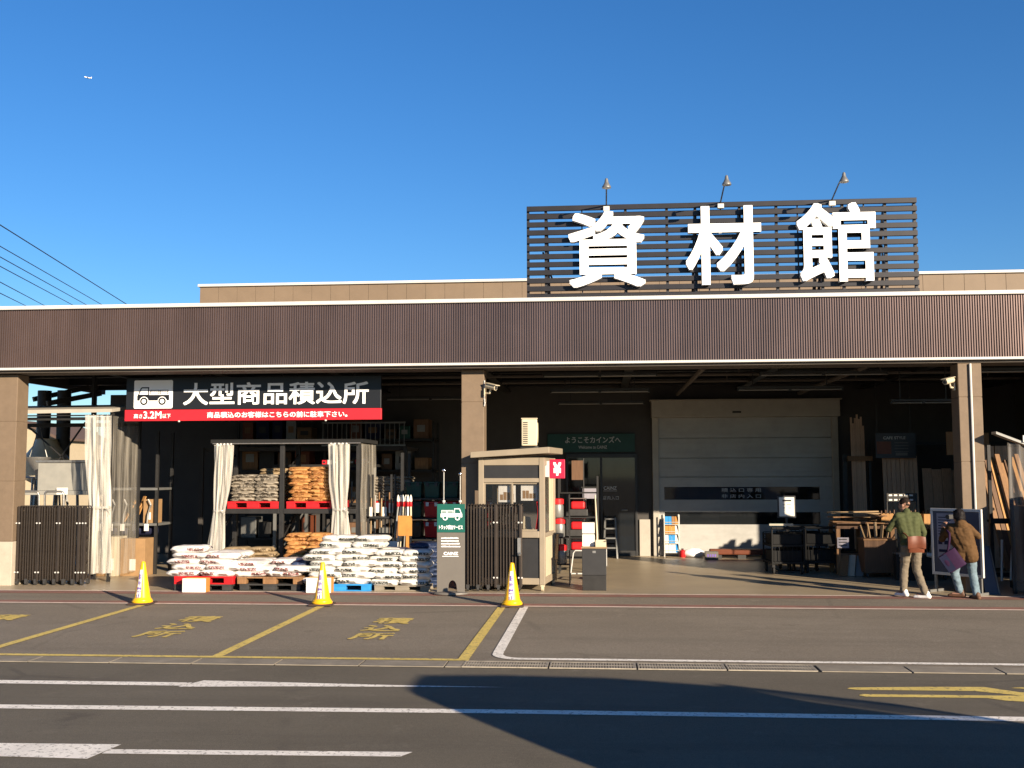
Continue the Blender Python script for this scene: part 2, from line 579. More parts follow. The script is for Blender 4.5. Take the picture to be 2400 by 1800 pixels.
def bag_mat(name, col, ink, thr=.56, rough=.55, rand=.06, ink2=None):
    """woven/film sack with printed marks along its long sides"""
    m = mat(name, col, rough, var=.07, scale=9, bump=.6, bscale=15, rand=rand)
    n, l = m.node_tree.nodes, m.node_tree.links
    p = n['Principled BSDF']
    src = p.inputs['Base Color'].links[0].from_socket
    tc = n.new('ShaderNodeTexCoord')
    sp = n.new('ShaderNodeSeparateXYZ')
    l.new(tc.outputs['Object'], sp.inputs[0])
    def rng(sock, a, b, soft):
        r1 = n.new('ShaderNodeMapRange')
        r1.inputs[1].default_value, r1.inputs[2].default_value = a - soft, a + soft
        l.new(sock, r1.inputs[0])
        r2 = n.new('ShaderNodeMapRange')
        r2.inputs[1].default_value, r2.inputs[2].default_value = b - soft, b + soft
        r2.inputs[3].default_value, r2.inputs[4].default_value = 1, 0
        l.new(sock, r2.inputs[0])
        k = n.new('ShaderNodeMath')
        k.operation = 'MULTIPLY'
        l.new(r1.outputs[0], k.inputs[0])
        l.new(r2.outputs[0], k.inputs[1])
        return k.outputs[0]
    def mul(a, b):
        k = n.new('ShaderNodeMath')
        k.operation = 'MULTIPLY'
        l.new(a, k.inputs[0])
        l.new(b, k.inputs[1])
        return k.outputs[0]
    oi = n.new('ShaderNodeObjectInfo')
    sh = n.new('ShaderNodeMath')
    sh.operation = 'MULTIPLY_ADD'
    sh.inputs[1].default_value = .22
    l.new(oi.outputs['Random'], sh.inputs[0])
    l.new(sp.outputs[0], sh.inputs[2])
    mask = mul(rng(sh.outputs[0], -.16, .14, .004), rng(sp.outputs[2], .022, .078, .003))
    vx = n.new('ShaderNodeTexNoise')
    vx.inputs['Scale'].default_value = 52
    vx.inputs['Detail'].default_value = 1
    l.new(tc.outputs['Object'], vx.inputs['Vector'])
    g = n.new('ShaderNodeMapRange')
    g.inputs[1].default_value, g.inputs[2].default_value = thr - .04, thr
    l.new(vx.outputs[0], g.inputs[0])
    mask = mul(mask, g.outputs[0])
    mx = n.new('ShaderNodeMix')
    mx.data_type = 'RGBA'
    l.new(mask, mx.inputs[0])
    l.new(src, mx.inputs[6])
    mx.inputs[7].default_value = (*ink, 1)
    l.new(mx.outputs[2], p.inputs['Base Color'])
bag_mat('bag_white', (.60, .585, .545), (.02, .025, .02), .44)
bag_mat('bag_white_red', (.60, .57, .54), (.16, .03, .03), .47)
bag_mat('bag_grey', (.25, .215, .165), (.04, .035, .03), .52)
bag_mat('bag_orange', (.42, .21, .07), (.18, .06, .02), .52)
bag_mat('bag_tan', (.30, .22, .125), (.08, .05, .03), .54)
bag_mat('bag_blue', (.020, .034, .078), (.09, .1, .16), .62)

# ================================================================== SETTING
def sheet(name, polys, z, m):
    mb = MB()
    for p in polys:
        mb.flat(p, z)
    return tag(mb.build(name, m), kind='structure')

def rect(x0, x1, y0, y1):
    return [(x0, y0), (x1, y0), (x1, y1), (x0, y1)]

sheet('ground', [rect(-600, 600, -300, 1500)], 0, 'asphalt')
sheet('loading_bay_paving', [rect(-40, 40, 12.52, 19.44)], .004, 'asphalt_old')
sheet('canopy_floor', [rect(-40, 40, 19.44, 28.4)], .004, 'concrete_floor')
sheet('red_walkway_edge', [rect(-40, 40, 17.66, 17.98), rect(-40, 40, 19.02, 19.38)], .008, 'red_band')
sheet('walkway_line', [rect(-40, 40, 17.56, 17.67), rect(-40, 40, 19.38, 19.47)], .012, 'paint_pink')
sheet('bay_line', [rect(-30, -1.56, 12.54, 12.66)] + [rect(x - .065, x + .065, 12.66, 17.46) for x in (-16.7, -13.66, -10.64, -7.62, -4.6, -1.63)] + [rect(-1.5, -1.28, 17.40, 17.5)], .012, 'paint_yellow')
arc_o = [(-1.33, 17.6), (-1.33, 13.2)] + [(-.98 - .35 * math.cos(t * math.pi / 20), 13.05 - .40 * math.sin(t * math.pi / 20)) for t in range(1, 11)]
arc_i = [(-.98 - .22 * math.cos(t * math.pi / 20), 13.05 - .28 * math.sin(t * math.pi / 20)) for t in range(10, 0, -1)] + [(-1.2, 13.2), (-1.2, 17.6)]
sheet('parking_line', [arc_o + [(25, 12.65), (25, 12.77)] + arc_i], .012, 'paint_white')
sheet('lane_line', [[(-40, 9.62), (-5.6, 9.78), (-.83, 9.90), (25, 9.99), (25, 10.14), (3.7, 10.09), (-.84, 10.06), (-5.7, 9.94), (-40, 9.78)],
                    [(-40, 10.78), (-4.3, 10.93), (-4.3, 11.1), (-40, 10.96)], [(-3.93, 8.29), (-1.57, 8.37), (-1.5, 8.51), (-3.93, 8.42)]], .004, 'paint_white')
sheet('lane_arrow', [[(-4.36, 10.87), (-3.2, 10.97), (-1.0, 11.08), (-2.2, 11.11), (-4.22, 11.22)], [(-3.97, 8.13), (-3.9, 8.57), (-9.5, 8.40), (-9.5, 8.27)]], .005, 'paint_white')
sheet('yellow_arrow', [[(2.46, 11.25), (2.55, 11.20), (3.7, 11.22), (4.05, 11.04), (4.6, 10.9), (4.6, 11.05), (4.12, 11.19), (3.86, 11.43), (3.3, 11.40), (2.5, 11.31)],
                       [(2.5, 10.93), (2.56, 10.87), (3.7, 10.89), (3.84, 10.78), (4.02, 10.74), (4.9, 10.8), (4.4, 11.05), (3.86, 11.01), (2.54, 10.99)],
                       [(4.1, 11.40), (4.9, 11.2), (4.9, 11.32), (4.22, 11.44)]], .004, 'paint_yellow')

def ground_text(body, x0, x1, y0, y1, z):
    mb = MB()
    lettering(mb, body, x0, x1, y0, y1, 0, .002, bold=.02)
    mb.v = [(v[0], v[2], z - v[1]) for v in mb.v]
    return mb
for x0 in (-9.35, -6.3, -3.36):
    mb = MB()
    for ch, y0, y1 in (('積', 15.48, 16.1), ('込', 14.76, 15.3), ('所', 14.02, 14.6)):
        g = ground_text(ch, x0, x0 + .56, y0, y1, .012)
        mb.add(g.v, g.f)
    tag(mb.build('painted_bay_text', 'paint_yellow', fix=False), kind='structure')

mb = MB()
mb.flat(rect(-40, 40, 12.14, 12.53), .003)
tag(mb.build('gutter_channel', 'shade_black'), kind='structure')  # flat black sheet stands in for the darkness below the grates
mb = MB()
xs = [-40 + .5 * k for k in range(1, 76)] + [-1.6]
segs = [(-40 + .98 * k, -40 + .98 * k + .965) for k in range(39)] + [(-1.78, -1.6)] + [(2.39 + .98 * k, 2.39 + .98 * k + .96) for k in range(30)]
for a, b in segs:
    mb.box(a, b, 12.15, 12.52, 0, .012)
tag(mb.build('gutter_cover', 'gutter_concrete', bevel=.004), kind='structure')
for k in range(4):
    t = thing('drain_grate', 'steel drain grate in the gutter, ' + ['leftmost, beside the rounded white corner', 'second from the left', 'third from the left', 'rightmost, before the concrete covers'][k], 'drain grate', (-1.59 + .99 * k, 12.15, .004), 0, 'drain grates along the gutter')
    f = MB()
    f.box(0, .97, 0, .02, 0, .012).box(0, .97, .35, .37, 0, .012).box(0, .02, .02, .35, 0, .012).box(.95, .97, .02, .35, 0, .012)
    f.box(.02, .95, .175, .195, 0, .011)
    f.build('frame', 'grate_steel', t)
    b = MB()
    for i in range(30):
        x = .035 + i * .031
        b.box(x, x + .020, .02, .35, .002, .010)
    b.build('bars', 'grate_steel', t)

# ================================================================== BUILDING
B = thing('store_building', 'long single-storey store with ribbed brown canopy fascia on tan columns', 'building', (0, 20, 0))
BX0, BX1 = -13.7, 15.0
def bpart(mb, name, m, parent=None, **k):
    return mb.build(name, m, parent or B, world=True, **k)

# ribbed fascia: one folded sheet
mb = MB()
vs, fs, x, i = [], [], BX0, 0
prof = [(0, 0), (.021, 0), (.0245, .026), (.0415, .026)]
while x < BX1:
    for dx, dy in prof:
        vs += [(x + dx, 20 + dy, 4.262), (x + dx, 20 + dy, 5.41)]
    x += .045
n_ = len(vs) // 2
fs = [(2 * k, 2 * k + 2, 2 * k + 3, 2 * k + 1) for k in range(n_ - 1)]
mb.add(vs, fs)
bpart(mb, 'fascia', 'fascia_brown')
mb = MB()
mb.box(BX0 - .03, BX1, 19.95, 20.25, 5.41, 5.485)
bpart(mb, 'fascia_cap', 'trim_white', bevel=.01)
mb = MB()
mb.box(BX0 - .02, BX1, 19.965, 20.07, 4.215, 4.262)
bpart(mb, 'fascia_trim', 'trim_white', bevel=.006)
mb = MB()
mb.box(BX0, BX1, 20.035, 20.10, 4.262, 5.41)
mb.box(BX0, BX1, 20.07, 20.72, 4.17, 4.215)
mb.box(BX0, BX1, 20.10, 28.3, 5.20, 5.30)
mb.box(BX0, BX0 + .1, 20.1, 28.3, 4.35, 5.2)
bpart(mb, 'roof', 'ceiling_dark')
mb = MB()
for y in (22.2, 24.2, 26.3, 27.9):
    mb.box(BX0 + .1, BX1, y - .09, y + .09, 4.78, 4.80).box(BX0 + .1, BX1, y - .01, y + .01, 4.46, 4.78).box(BX0 + .1, BX1, y - .09, y + .09, 4.44, 4.46)
for x in (-10.5, -8.2, -5.7, -2.45, 0.6, 3.6, 6.75, 9.8):
    mb.box(x - .09, x + .09, 20.8, 28.2, 4.30, 4.33).box(x - .012, x + .012, 20.8, 28.2, 4.33, 4.86).box(x - .09, x + .09, 20.8, 28.2, 4.86, 4.88)
for k in range(40):
    x = BX0 + .3 + k * .72
    mb.box(x, x + .05, 20.8, 28.2, 4.9, 5.0)
bpart(mb, 'ceiling_beams', 'steel_dark')
mb = MB()
for y, z in ((21.3, 4.25), (23.4, 4.3), (25.6, 4.34)):
    mb.tube([(-10, y, z), (14, y, z)], .035, 8)
    for x in range(-9, 14, 3):
        mb.box(x - .015, x + .015, y - .015, y + .015, z, 4.8)
for x in (2.0, 5.1):
    mb.tube([(x, 20.8, 4.2), (x, 28, 4.2)], .05, 8)
bpart(mb, 'ceiling_pipes', 'ceiling_dark', smooth=40)

# columns
def column(x0, x1, y0, y1, base=0., joint=False):
    mb = MB()
    z = base
    while z < 4.16:
        z1 = min(z + 1.18, 4.165)
        mb.box(x0, x1, y0, y1, z, z1 - .006)
        z = z1
    mb.box(x0 + .008, x1 - .008, y0 + .008, y1 - .008, 0, 4.16)
    c = bpart(mb, 'column', 'column_tan', bevel=.012)
    if base:
        b = MB()
        b.box(x0 - .006, x1 + .006, y0 - .006, y1 + .006, 0, base - .004)
        b.build('column_base', 'column_base', c, world=True, bevel=.01)
    return c
column(-12.02, -11.55, 20.26, 20.68, base=.86)
column(-2.67, -2.23, 20.34, 20.78)
cR = column(6.53, 6.95, 20.08, 20.5)
mb = MB()
mb.tube([(6.745, 20.05, 4.15), (6.745, 20.05, .0)], .022, 8)
mb.build('downpipe', 'trim_white', cR, world=True, smooth=40)

# store wall under the canopy, with the shutter and the entrance door
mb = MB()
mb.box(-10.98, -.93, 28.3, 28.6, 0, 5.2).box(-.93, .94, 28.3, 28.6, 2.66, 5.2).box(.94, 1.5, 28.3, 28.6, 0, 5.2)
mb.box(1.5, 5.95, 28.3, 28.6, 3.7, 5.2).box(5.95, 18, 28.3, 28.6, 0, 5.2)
mb.box(-13.45, -10.98, 28.3, 28.6, 0, 4.34).box(10.6, 10.75, 20.4, 28.3, 0, 5.2)  # last box: unseen side wall added to shade the timber area
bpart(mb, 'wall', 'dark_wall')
mb = MB()
x = -10.98
while x < 18:
    mb.box(x, min(x + .518, 18), 28.3, 28.55, 5.31, 7.30)
    x += .524
mb.box(-10.97, 17.9, 28.33, 28.5, 5.3, 7.29)
par = bpart(mb, 'parapet', 'parapet_tan', bevel=.004)
mb = MB()
mb.box(-11.03, 18, 28.24, 28.62, 7.30, 7.375)
mb.build('parapet_cap', 'trim_white', par, world=True, bevel=.01)
mb = MB()
mb.box(-10.98, 18, 28.6, 45, 5.2, 5.3)
bpart(mb, 'rear_roof', 'ceiling_dark')

# shutter
mb = MB()
zs = [.05, .95, 1.03, 1.46, 1.96, 2.48, 3.05, 3.58]
mb.box(1.5, 5.95, 28.24, 28.32, .03, .82)
mb.box(1.5, 5.95, 28.24, 28.32, 1.14, 1.46)
mb.box(1.5, 1.64, 28.24, 28.32, .822, 1.138).box(5.62, 5.95, 28.24, 28.32, .822, 1.138)
mb.box(1.5, 1.64, 28.24, 28.32, 1.462, 1.79).box(5.62, 5.95, 28.24, 28.32, 1.462, 1.79)
mb.box(1.5, 5.95, 28.24, 28.32, 1.792, 2.04)
for a, b in ((2.06, 2.53), (2.55, 3.05), (3.07, 3.6)):
    mb.box(1.5, 5.95, 28.24, 28.32, a, b)
    for k in range(1, 4):
        z = a + (b - a) * k / 4
        mb.box(1.52, 5.93, 28.236, 28.24, z - .004, z + .004)
mb.box(1.45, 6.0, 28.33, 28.345, 0, 3.7)
sh = bpart(mb, 'shutter', 'shutter_grey', bevel=.01)
mb = MB()
mb.box(1.64, 5.62, 28.29, 28.31, .822, 1.138)
mb.build('window', 'dark_glass', sh, world=True)
mb = MB()
mb.box(1.64, 5.62, 28.29, 28.31, 1.462, 1.79)
wn = mb.build('window', 'dark_glass', sh, world=True)
mb = MB()
lettering(mb, '積込口専用', 3.12, 4.13, 1.655, 1.76, 28.285, .002, bold=.01, spacing=1.5)
lettering(mb, '非店内入口', 3.12, 4.13, 1.50, 1.60, 28.285, .002, bold=.01, spacing=1.5)
mb.build('window_lettering', 'letter_grey', sh, world=True, fix=False)
mb = MB()
mb.box(1.34, 1.5, 28.16, 28.34, 0, 3.6).box(5.95, 6.11, 28.16, 28.34, 0, 3.6).box(1.32, 6.13, 27.95, 28.34, 3.6, 4.03)
mb.box(1.28, 6.18, 27.9, 28.34, 4.03, 4.06)
bpart(mb, 'shutter_frame', 'shutter_frame', bevel=.01)
mb = MB()
mb.box(3.4, 3.62, 27.94, 27.955, 3.70, 3.75)
bpart(mb, 'shutter_plate', 'steel_dark')
mb = MB()
mb.box(.98, 1.26, 28.2, 28.3, 0, .95)
bpart(mb, 'door_post', 'shutter_frame', bevel=.01)

# entrance door
mb = MB()
for a, b in ((-.93, -.87), (-.03, .03), (.88, .94)):
    mb.box(a, b, 28.2, 28.3, 0, 2.66)
mb.box(-.87, -.03, 28.21, 28.29, 2.56, 2.66).box(.03, .88, 28.21, 28.29, 2.56, 2.66).box(-.87, -.03, 28.21, 28.29, 0, .14).box(.03, .88, 28.21, 28.29, 0, .14)
dr = bpart(mb, 'entrance_door', 'door_frame', bevel=.005)
mb = MB()
mb.box(-.87, -.03, 28.24, 28.25, .14, 2.56).box(.03, .88, 28.24, 28.25, .14, 2.56)
mb.build('pane', 'dark_glass', dr, world=True)
mb = MB()
lettering(mb, 'CAINZ', .06, .40, 1.72, 1.81, 28.235, .002, bold=.02)
mb.box(.05, .41, 28.232, 28.236, 1.685, 1.695)
lettering(mb, '店内入口', .04, .45, 1.46, 1.56, 28.235, .002, bold=.01, spacing=1.3)
mb.build('door_lettering', 'letter_grey', dr, world=True, fix=False)
mb = MB()
mb.box(.52, .68, 28.19, 28.2, 1.17, 1.21).tube([(.55, 28.19, 1.19), (.55, 28.14, 1.19), (.68, 28.14, 1.19)], .012, 8)
mb.build('handle', 'pipe_grey', dr, world=True)
# dim shop interior behind the glass
mb = MB()
mb.box(-2.4, 2.2, 32.4, 32.5, 0, 4).box(-2.5, -2.4, 28.6, 32.4, 0, 4).box(2.2, 2.3, 28.6, 32.4, 0, 4).box(-2.4, 2.2, 28.6, 32.4, 3.2, 3.3)
bpart(mb, 'shop_interior', 'dark_wall')

# welcome board above the door
t = thing('welcome_sign', 'dark green welcome board with grey Japanese lettering above the glass door', 'sign', (-.26, 28.27, 2.95))
mb = MB()
mb.box(-1.15, 1.15, -.03, .03, -.24, .24)
mb.build('panel', 'green_panel', t, bevel=.005)
mb = MB()
lettering(mb, 'ようこそカインズへ', -.68, .78, .0, .17, -.034, .002, bold=.012)
lettering(mb, 'Welcome to CAINZ', -.33, .42, -.15, -.07, -.034, .002, bold=.01)
mb.build('lettering', 'letter_grey', t, fix=False)

# ------------------------------------------------ ceiling lights
LT = [(-1.16, 1.14, 21.5, 4.13), (-1.08, 1.05, 23, 3.92), (-1.0, 1.02, 25, 3.79), (3.16, 5.65, 21.5, 4.11), (2.91, 5.11, 23, 3.93), (5.95, 7.26, 22.5, 3.6), (7.15, 9.4, 20.9, 4.08), (-8.6, -6.4, 23.2, 4.02), (-5.0, -2.9, 24.6, 3.9)]
LL = ['nearest the fascia left of the shutter', 'second row left of the shutter', 'lowest row above the welcome board', 'nearest the fascia above the shutter', 'second row above the shutter', 'hanging low behind the right column camera', 'beyond the right column at the fascia', 'behind the black loading sign', 'to the right of the loading sign']
for (x0, x1, y, z), lb in zip(LT, LL):
    t = thing('ceiling_light', 'long unlit grey fluorescent batten under the canopy, ' + lb, 'ceiling light', ((x0 + x1) / 2, y, z), 0, 'fluorescent battens under the canopy')
    h = (x1 - x0) / 2
    mb = MB()
    mb.box(-h, h, -.06, .06, .02, .06).box(-h, -h + .03, -.05, .05, -.03, .02).box(h - .03, h, -.05, .05, -.03, .02).box(-.03, .03, -.05, .05, -.03, .02)
    mb.build('housing', 'steel_dark', t)
    mb = MB()
    mb.tube([(-h + .03, -.03, -.01), (h - .03, -.03, -.01)], .014, 8).tube([(-h + .03, .03, -.01), (h - .03, .03, -.01)], .014, 8)
    mb.build('tube', 'pipe_grey', t, smooth=40)
    mb = MB()
    for x in (-h * .7, h * .7):
        mb.box(x - .01, x + .01, -.01, .01, .06, 4.85 - z)
    mb.build('hanger', 'steel_dark', t)

# ------------------------------------------------ rooftop sign
T = thing('rooftop_sign', 'black slatted rooftop sign carrying three big white characters', 'sign', (2.32, 20.6, 5.5))
SX0, SX1 = -3.73, 3.73
mb = MB()
for k in range(12):
    z = .05 + k * .159
    mb.box(SX0, SX1, -.03, .03, z, z + .098)
mb.build('slats', 'slat_black', T, bevel=.004)
mb = MB()
for x in (-3.71, -3.36, -1.8, -1.0, -.45, .4, 1.1, 1.95, 2.35, 3.15, 3.70):
    mb.box(x - .025, x + .025, .032, .11, 0, 1.9)
for x in (-2.65, -.2, 1.5, 2.75):
    mb.box(x - .012, x + .012, .032, .06, 0, 1.9)
for x in (-3.36, -1.8, -.45, .4, 1.95, 3.15):
    mb.bar((x, .1, 1.78), (x + .02, 1.25, -.15), .06).bar((x, .1, .9), (x + .02, .75, -.15), .045).bar((x - .06, .1, 1.0), (x + .1, .7, .55), .03)
mb.box(-3.7, 3.7, .11, .15, 1.72, 1.78).box(-3.7, 3.7, .11, .15, .12, .18)
mb.build('support_frame', 'black_paint', T)
for ch, x0, x1, z0, z1 in (('資', -2.91, -1.43, .24, 1.73), ('材', -.66, .77, .25, 1.78), ('館', 1.44, 2.91, .27, 1.79)):
    mb = MB()
    lettering(mb, ch, x0, x1, z0, z1, -.13, .13, bold=.0175)
    mb.build('letter', 'letter_white', T, fix=False)

for k, (x, dx) in enumerate(((.15, 0.), (2.35, 0), (4.46, 0))):
    t = thing('sign_floodlight', 'small floodlight on a thin arm above the ' + ['left', 'middle', 'right'][k] + ' character of the rooftop sign', 'floodlight', (x, 20.55, 7.38), 0, 'floodlights over the rooftop sign')
    mb = MB()
    mb.tube([(0, .05, -.15), (0, 0, .0), (0, -.55, .13), (0, -1.0, .21), (0, -1.05, .20)], .014, 8)
    mb.build('arm', 'black_paint', t, smooth=40)
    mb = MB()
    mb.box(-.06, .06, -.05, .04, -.12, -.03)
    mb.build('bracket', 'trim_white', t, bevel=.005)
    mb = MB()
    mb.lathe([(.02, .05), (.032, .02), (.036, -.02), (.06, -.07), (.082, -.10), (.085, -.13), (.07, -.135)], 16, (0, -1.05, .19))
    mb.build('lamp_head', 'pipe_grey', t, smooth=40)

# ------------------------------------------------ hanging loading sign
T = thing('loading_sign', 'wide black hanging sign with white Japanese lettering and a truck pictogram over a red band', 'sign', (-7.0, 20.95, 0))
mb = MB()
mb.box(-2.63, 2.635, 0, .06, 3.475, 4.13)
mb.build('panel', 'panel_black', T, bevel=.006)
mb = MB()
mb.box(-2.645, 2.645, -.012, .07, 3.245, 3.472)
mb.build('red_band', 'panel_red', T, bevel=.006)
mb = MB()
lettering(mb, '大型商品積込所', -1.43, 2.385, 3.56, 4.015, -.004, .003, bold=.017)
mb.build('headline', 'letter_white', T, fix=False)
mb = MB()
lettering(mb, '高さ', -2.45, -2.27, 3.30, 3.39, -.016, .002, bold=.02)
lettering(mb, '3.2M', -2.25, -1.87, 3.295, 3.44, -.016, .002, bold=.02)
lettering(mb, '以下', -1.85, -1.68, 3.30, 3.39, -.016, .002, bold=.02)
lettering(mb, '商品積込のお客様はこちらの前に駐車下さい。', -.92, 1.96, 3.30, 3.42, -.016, .002, bold=.02)
mb.build('small_lettering', 'letter_white', T, fix=False)
def rrect(x0, x1, z0, z1, r, n=5):
    o = []
    for cx, cz, a in ((x1 - r, z0 + r, -90), (x1 - r, z1 - r, 0), (x0 + r, z1 - r, 90), (x0 + r, z0 + r, 180)):
        for i in range(n + 1):
            t = rad(a + 90 * i / n)
            o.append((cx + r * math.cos(t), cz + r * math.sin(t)))
    return o
def disc(cx, cz, r, n=20):
    return [(cx + r * math.cos(2 * math.pi * i / n), cz + r * math.sin(2 * math.pi * i / n)) for i in range(n)]
mb = MB()
mb.prism(rrect(-2.46, -1.65, 3.50, 4.075, .03), -.008, 0)
pic = mb.build('pictogram', 'letter_white', T)
def truck_marks(mk, kit, flip, ox, oz, s, y, cargo=True):
    """side view of a flat-bed truck: body colour mk, cut-outs kit"""
    f = -1 if flip else 1
    g = lambda pts: [(ox + f * x * s, oz + z * s) for x, z in pts]
    a, b = MB(), MB()
    a.prism(g([(0, .14), (.0, .28), (.03, .32), (.09, .48), (.13, .52), (.34, .52), (.34, .30), (.93, .30), (.93, .14)]), y - .003, y)
    b.prism(g([(.06, .31), (.115, .455), (.145, .485), (.31, .485), (.31, .31)]), y - .006, y - .003)
    for cx in (.20, .73):
        a.prism(g(disc(cx, .12, .11)), y - .009, y - .006)
        b.prism(g(disc(cx, .12, .132)), y - .006, y - .0032)
        b.prism(g(disc(cx, .12, .062)), y - .012, y - .009)
    if cargo:
        a.prism(g([(.38, .32), (.38, .44), (.64, .44), (.64, .32)]), y - .003, y)
        a.prism(g([(.66, .32), (.66, .44), (.90, .44), (.90, .32)]), y - .003, y)
        b.prism(g([(.40, .335), (.40, .375), (.62, .375), (.62, .335)]), y - .005, y - .003)
        b.prism(g([(.68, .335), (.68, .375), (.88, .375), (.88, .335)]), y - .005, y - .003)
        b.prism(g([(.40, .39), (.40, .42), (.62, .42), (.62, .39)]), y - .005, y - .003)
        b.prism(g([(.68, .39), (.68, .42), (.88, .42), (.88, .39)]), y - .005, y - .003)
    return a, b
a, b = truck_marks(None, None, False, -2.39, 3.56, .72, -.0085)
a.build('truck', 'panel_black', pic)
b.build('truck_cutout', 'letter_white', pic)
mb = MB()
for x in (-2.0, -.9, .6, 2.1):
    mb.box(x - .015, x + .015, .02, .05, 4.13, 4.5)
mb.build('hanger', 'steel_dark', T)
mb = MB()
for x in (-1.5, 1.52):
    mb.ell((x, -.02, 3.235), .025, .025, .02, 10, 6)
mb.build('clip', 'trim_white', T, smooth=40)

# ------------------------------------------------ security cameras
def seccam(loc, d, label):
    t = thing('security_camera', label, 'camera', loc, 0, 'security cameras on the columns')
    mb = MB()
    mb.box(-.02, .0, -.05, .05, -.07, .07).tube([(0, 0, -.02), (d[0] * .12, d[1] * .12, -.02), (d[0] * .15, d[1] * .15, .05)], .018, 8)
    mb.build('bracket', 'cream_paint', t, smooth=40)
    v = Vector(d).normalized()
    a = Vector((d[0] * .15, d[1] * .15, .1)) - v * .10
    mb = MB()
    mb.tube([a, a + v * .03, a + v * .20, a + v * .24], .05, 12)
    mb.bar(a + Vector((0, 0, .055)) - v * .02, a + Vector((0, 0, .055)) + v * .29, .12, .012)
    mb.build('camera_body', 'cream_paint', t, smooth=40)
    mb = MB()
    mb.tube([a + v * .238, a + v * .255], .034, 12)
    mb.build('lens', 'black_plastic', t, smooth=40)
seccam((-2.20, 20.30, 3.72), (.75, -.6, -.22), 'white bullet camera on the right side of the middle column')
seccam((6.50, 20.2, 3.74), (-.75, -.6, -.2), 'white bullet camera on the left side of the right-hand column')
mb = MB()
mb.tube([(-2.222, 20.31, 3.62), (-2.222, 20.33, 3.95)], .012, 6)
mb.tube([(-2.222, 20.33, 3.46), (-2.21, 20.31, 3.52), (-2.222, 20.33, 3.60)], .016, 6)
tag(mb.build('camera_cable', 'trim_white', smooth=40), 'short white cable clipped to the middle column below its camera', 'cable')

# ================================================================== SACKS AND PALLETS
def bag_mesh(L, W, H, seed, ear=.0):
    r = random.Random(seed)
    o = Vector((r.random() * 50, r.random() * 50, 0))
    nu, nv = 16, 10
    mb = MB()
    def pt(u, v, s):
        p = max(0, 1 - abs(u) ** 7) ** .5 * max(0, 1 - abs(v) ** 7) ** .45
        q = noise.noise(Vector((u * 1.8, v * 1.5, s)) + o)
        x = u * L / 2 * (1 - .06 * abs(v) ** 3) + ear * (abs(u) ** 6) * L * .04 * (1 if u > 0 else -1)
        y = v * W / 2 * (1 - .08 * abs(u) ** 3) * (1 + .03 * q)
        z = H * (.46 + s * .5 * p * (1 + .10 * q)) + .03 * H * noise.noise(Vector((u * 6, v * 4, 3)) + o)
        z += H * .25 * (abs(u) ** 8) * noise.noise(Vector((v * 2, u, 9)) + o)
        return (x, y, z)
    mb.grid(lambda a, b: pt(a * 2 - 1, b * 2 - 1, 1), nu, nv)
    k = len(mb.v)
    mb.grid(lambda a, b: pt(a * 2 - 1, b * 2 - 1, -1), nu, nv)
    # close the rim
    rim = [i for i in range(nu + 1)] + [(j + 1) * (nu + 1) - 1 for j in range(1, nu + 1 if False else nv + 1)] + [nv * (nu + 1) + i for i in range(nu - 1, -1, -1)] + [j * (nu + 1) for j in range(nv - 1, 0, -1)]
    for a, b in zip(rim, rim[1:] + rim[:1]):
        mb.f.append((a, b, b + k, a + k))
    bm = bmesh.new()
    me = mb.mesh('sack')
    bm.from_mesh(me)
    bmesh.ops.remove_doubles(bm, verts=bm.verts, dist=.0004)
    bmesh.ops.recalc_face_normals(bm, faces=bm.faces)
    bm.to_mesh(me)
    bm.free()
    me.polygons.foreach_set('use_smooth', [True] * len(me.polygons))
    return me

def stack(what, cat, m, where, group, x0, y0, z0, nx, ny, layers, L, W, H, pitch, jit=.02, offs=None, skip=(), lean=0., tops=None, roll=0.):
    """sacks laid in courses; every sack is an object of its own"""
    r = random.Random(hash(where) % 1000 if False else sum(map(ord, where)))
    meshes = []
    for s in range(4):
        me = bag_mesh(L, W, H, sum(map(ord, where)) + s * 7, .6)
        me.materials.append(MATS[m])
        meshes.append(me)
    colw = {1: [''], 2: ['left', 'right'], 3: ['left', 'middle', 'right'], 4: ['far left', 'centre left', 'centre right', 'far right']}[nx]
    roww = {1: [''], 2: ['front row', 'rear row'], 3: ['front row', 'middle row', 'rear row']}[ny]
    for k in range(layers):
        for i in range(nx):
            for j in range(ny):
                if (k, i, j) in skip:
                    continue
                o = bpy.data.objects.new(cat.replace(' ', '_'), meshes[r.randrange(4)])
                COL.objects.link(o)
                sh = ((k % 2) - .5) * (offs or 0) * L
                x = x0 + (i + .5) * L * .98 + sh + r.uniform(-jit, jit)
                y = y0 + (j + .5) * W * .97 + r.uniform(-jit, jit) + lean * k
                o.location = (x, y, z0 + k * pitch)
                o.rotation_euler = (r.uniform(-.02, .02) + roll, r.uniform(-.025, .025), r.uniform(-.05, .05) + (math.pi if r.random() < .4 else 0))
                pos = ' '.join(x for x in (colw[i], roww[j]) if x)
                lay = 'top' if k == layers - 1 else ORD[k]
                tag(o, f'{what}, {lay} layer' + (f', {pos}' if pos else '') + f', {where}', cat, group)

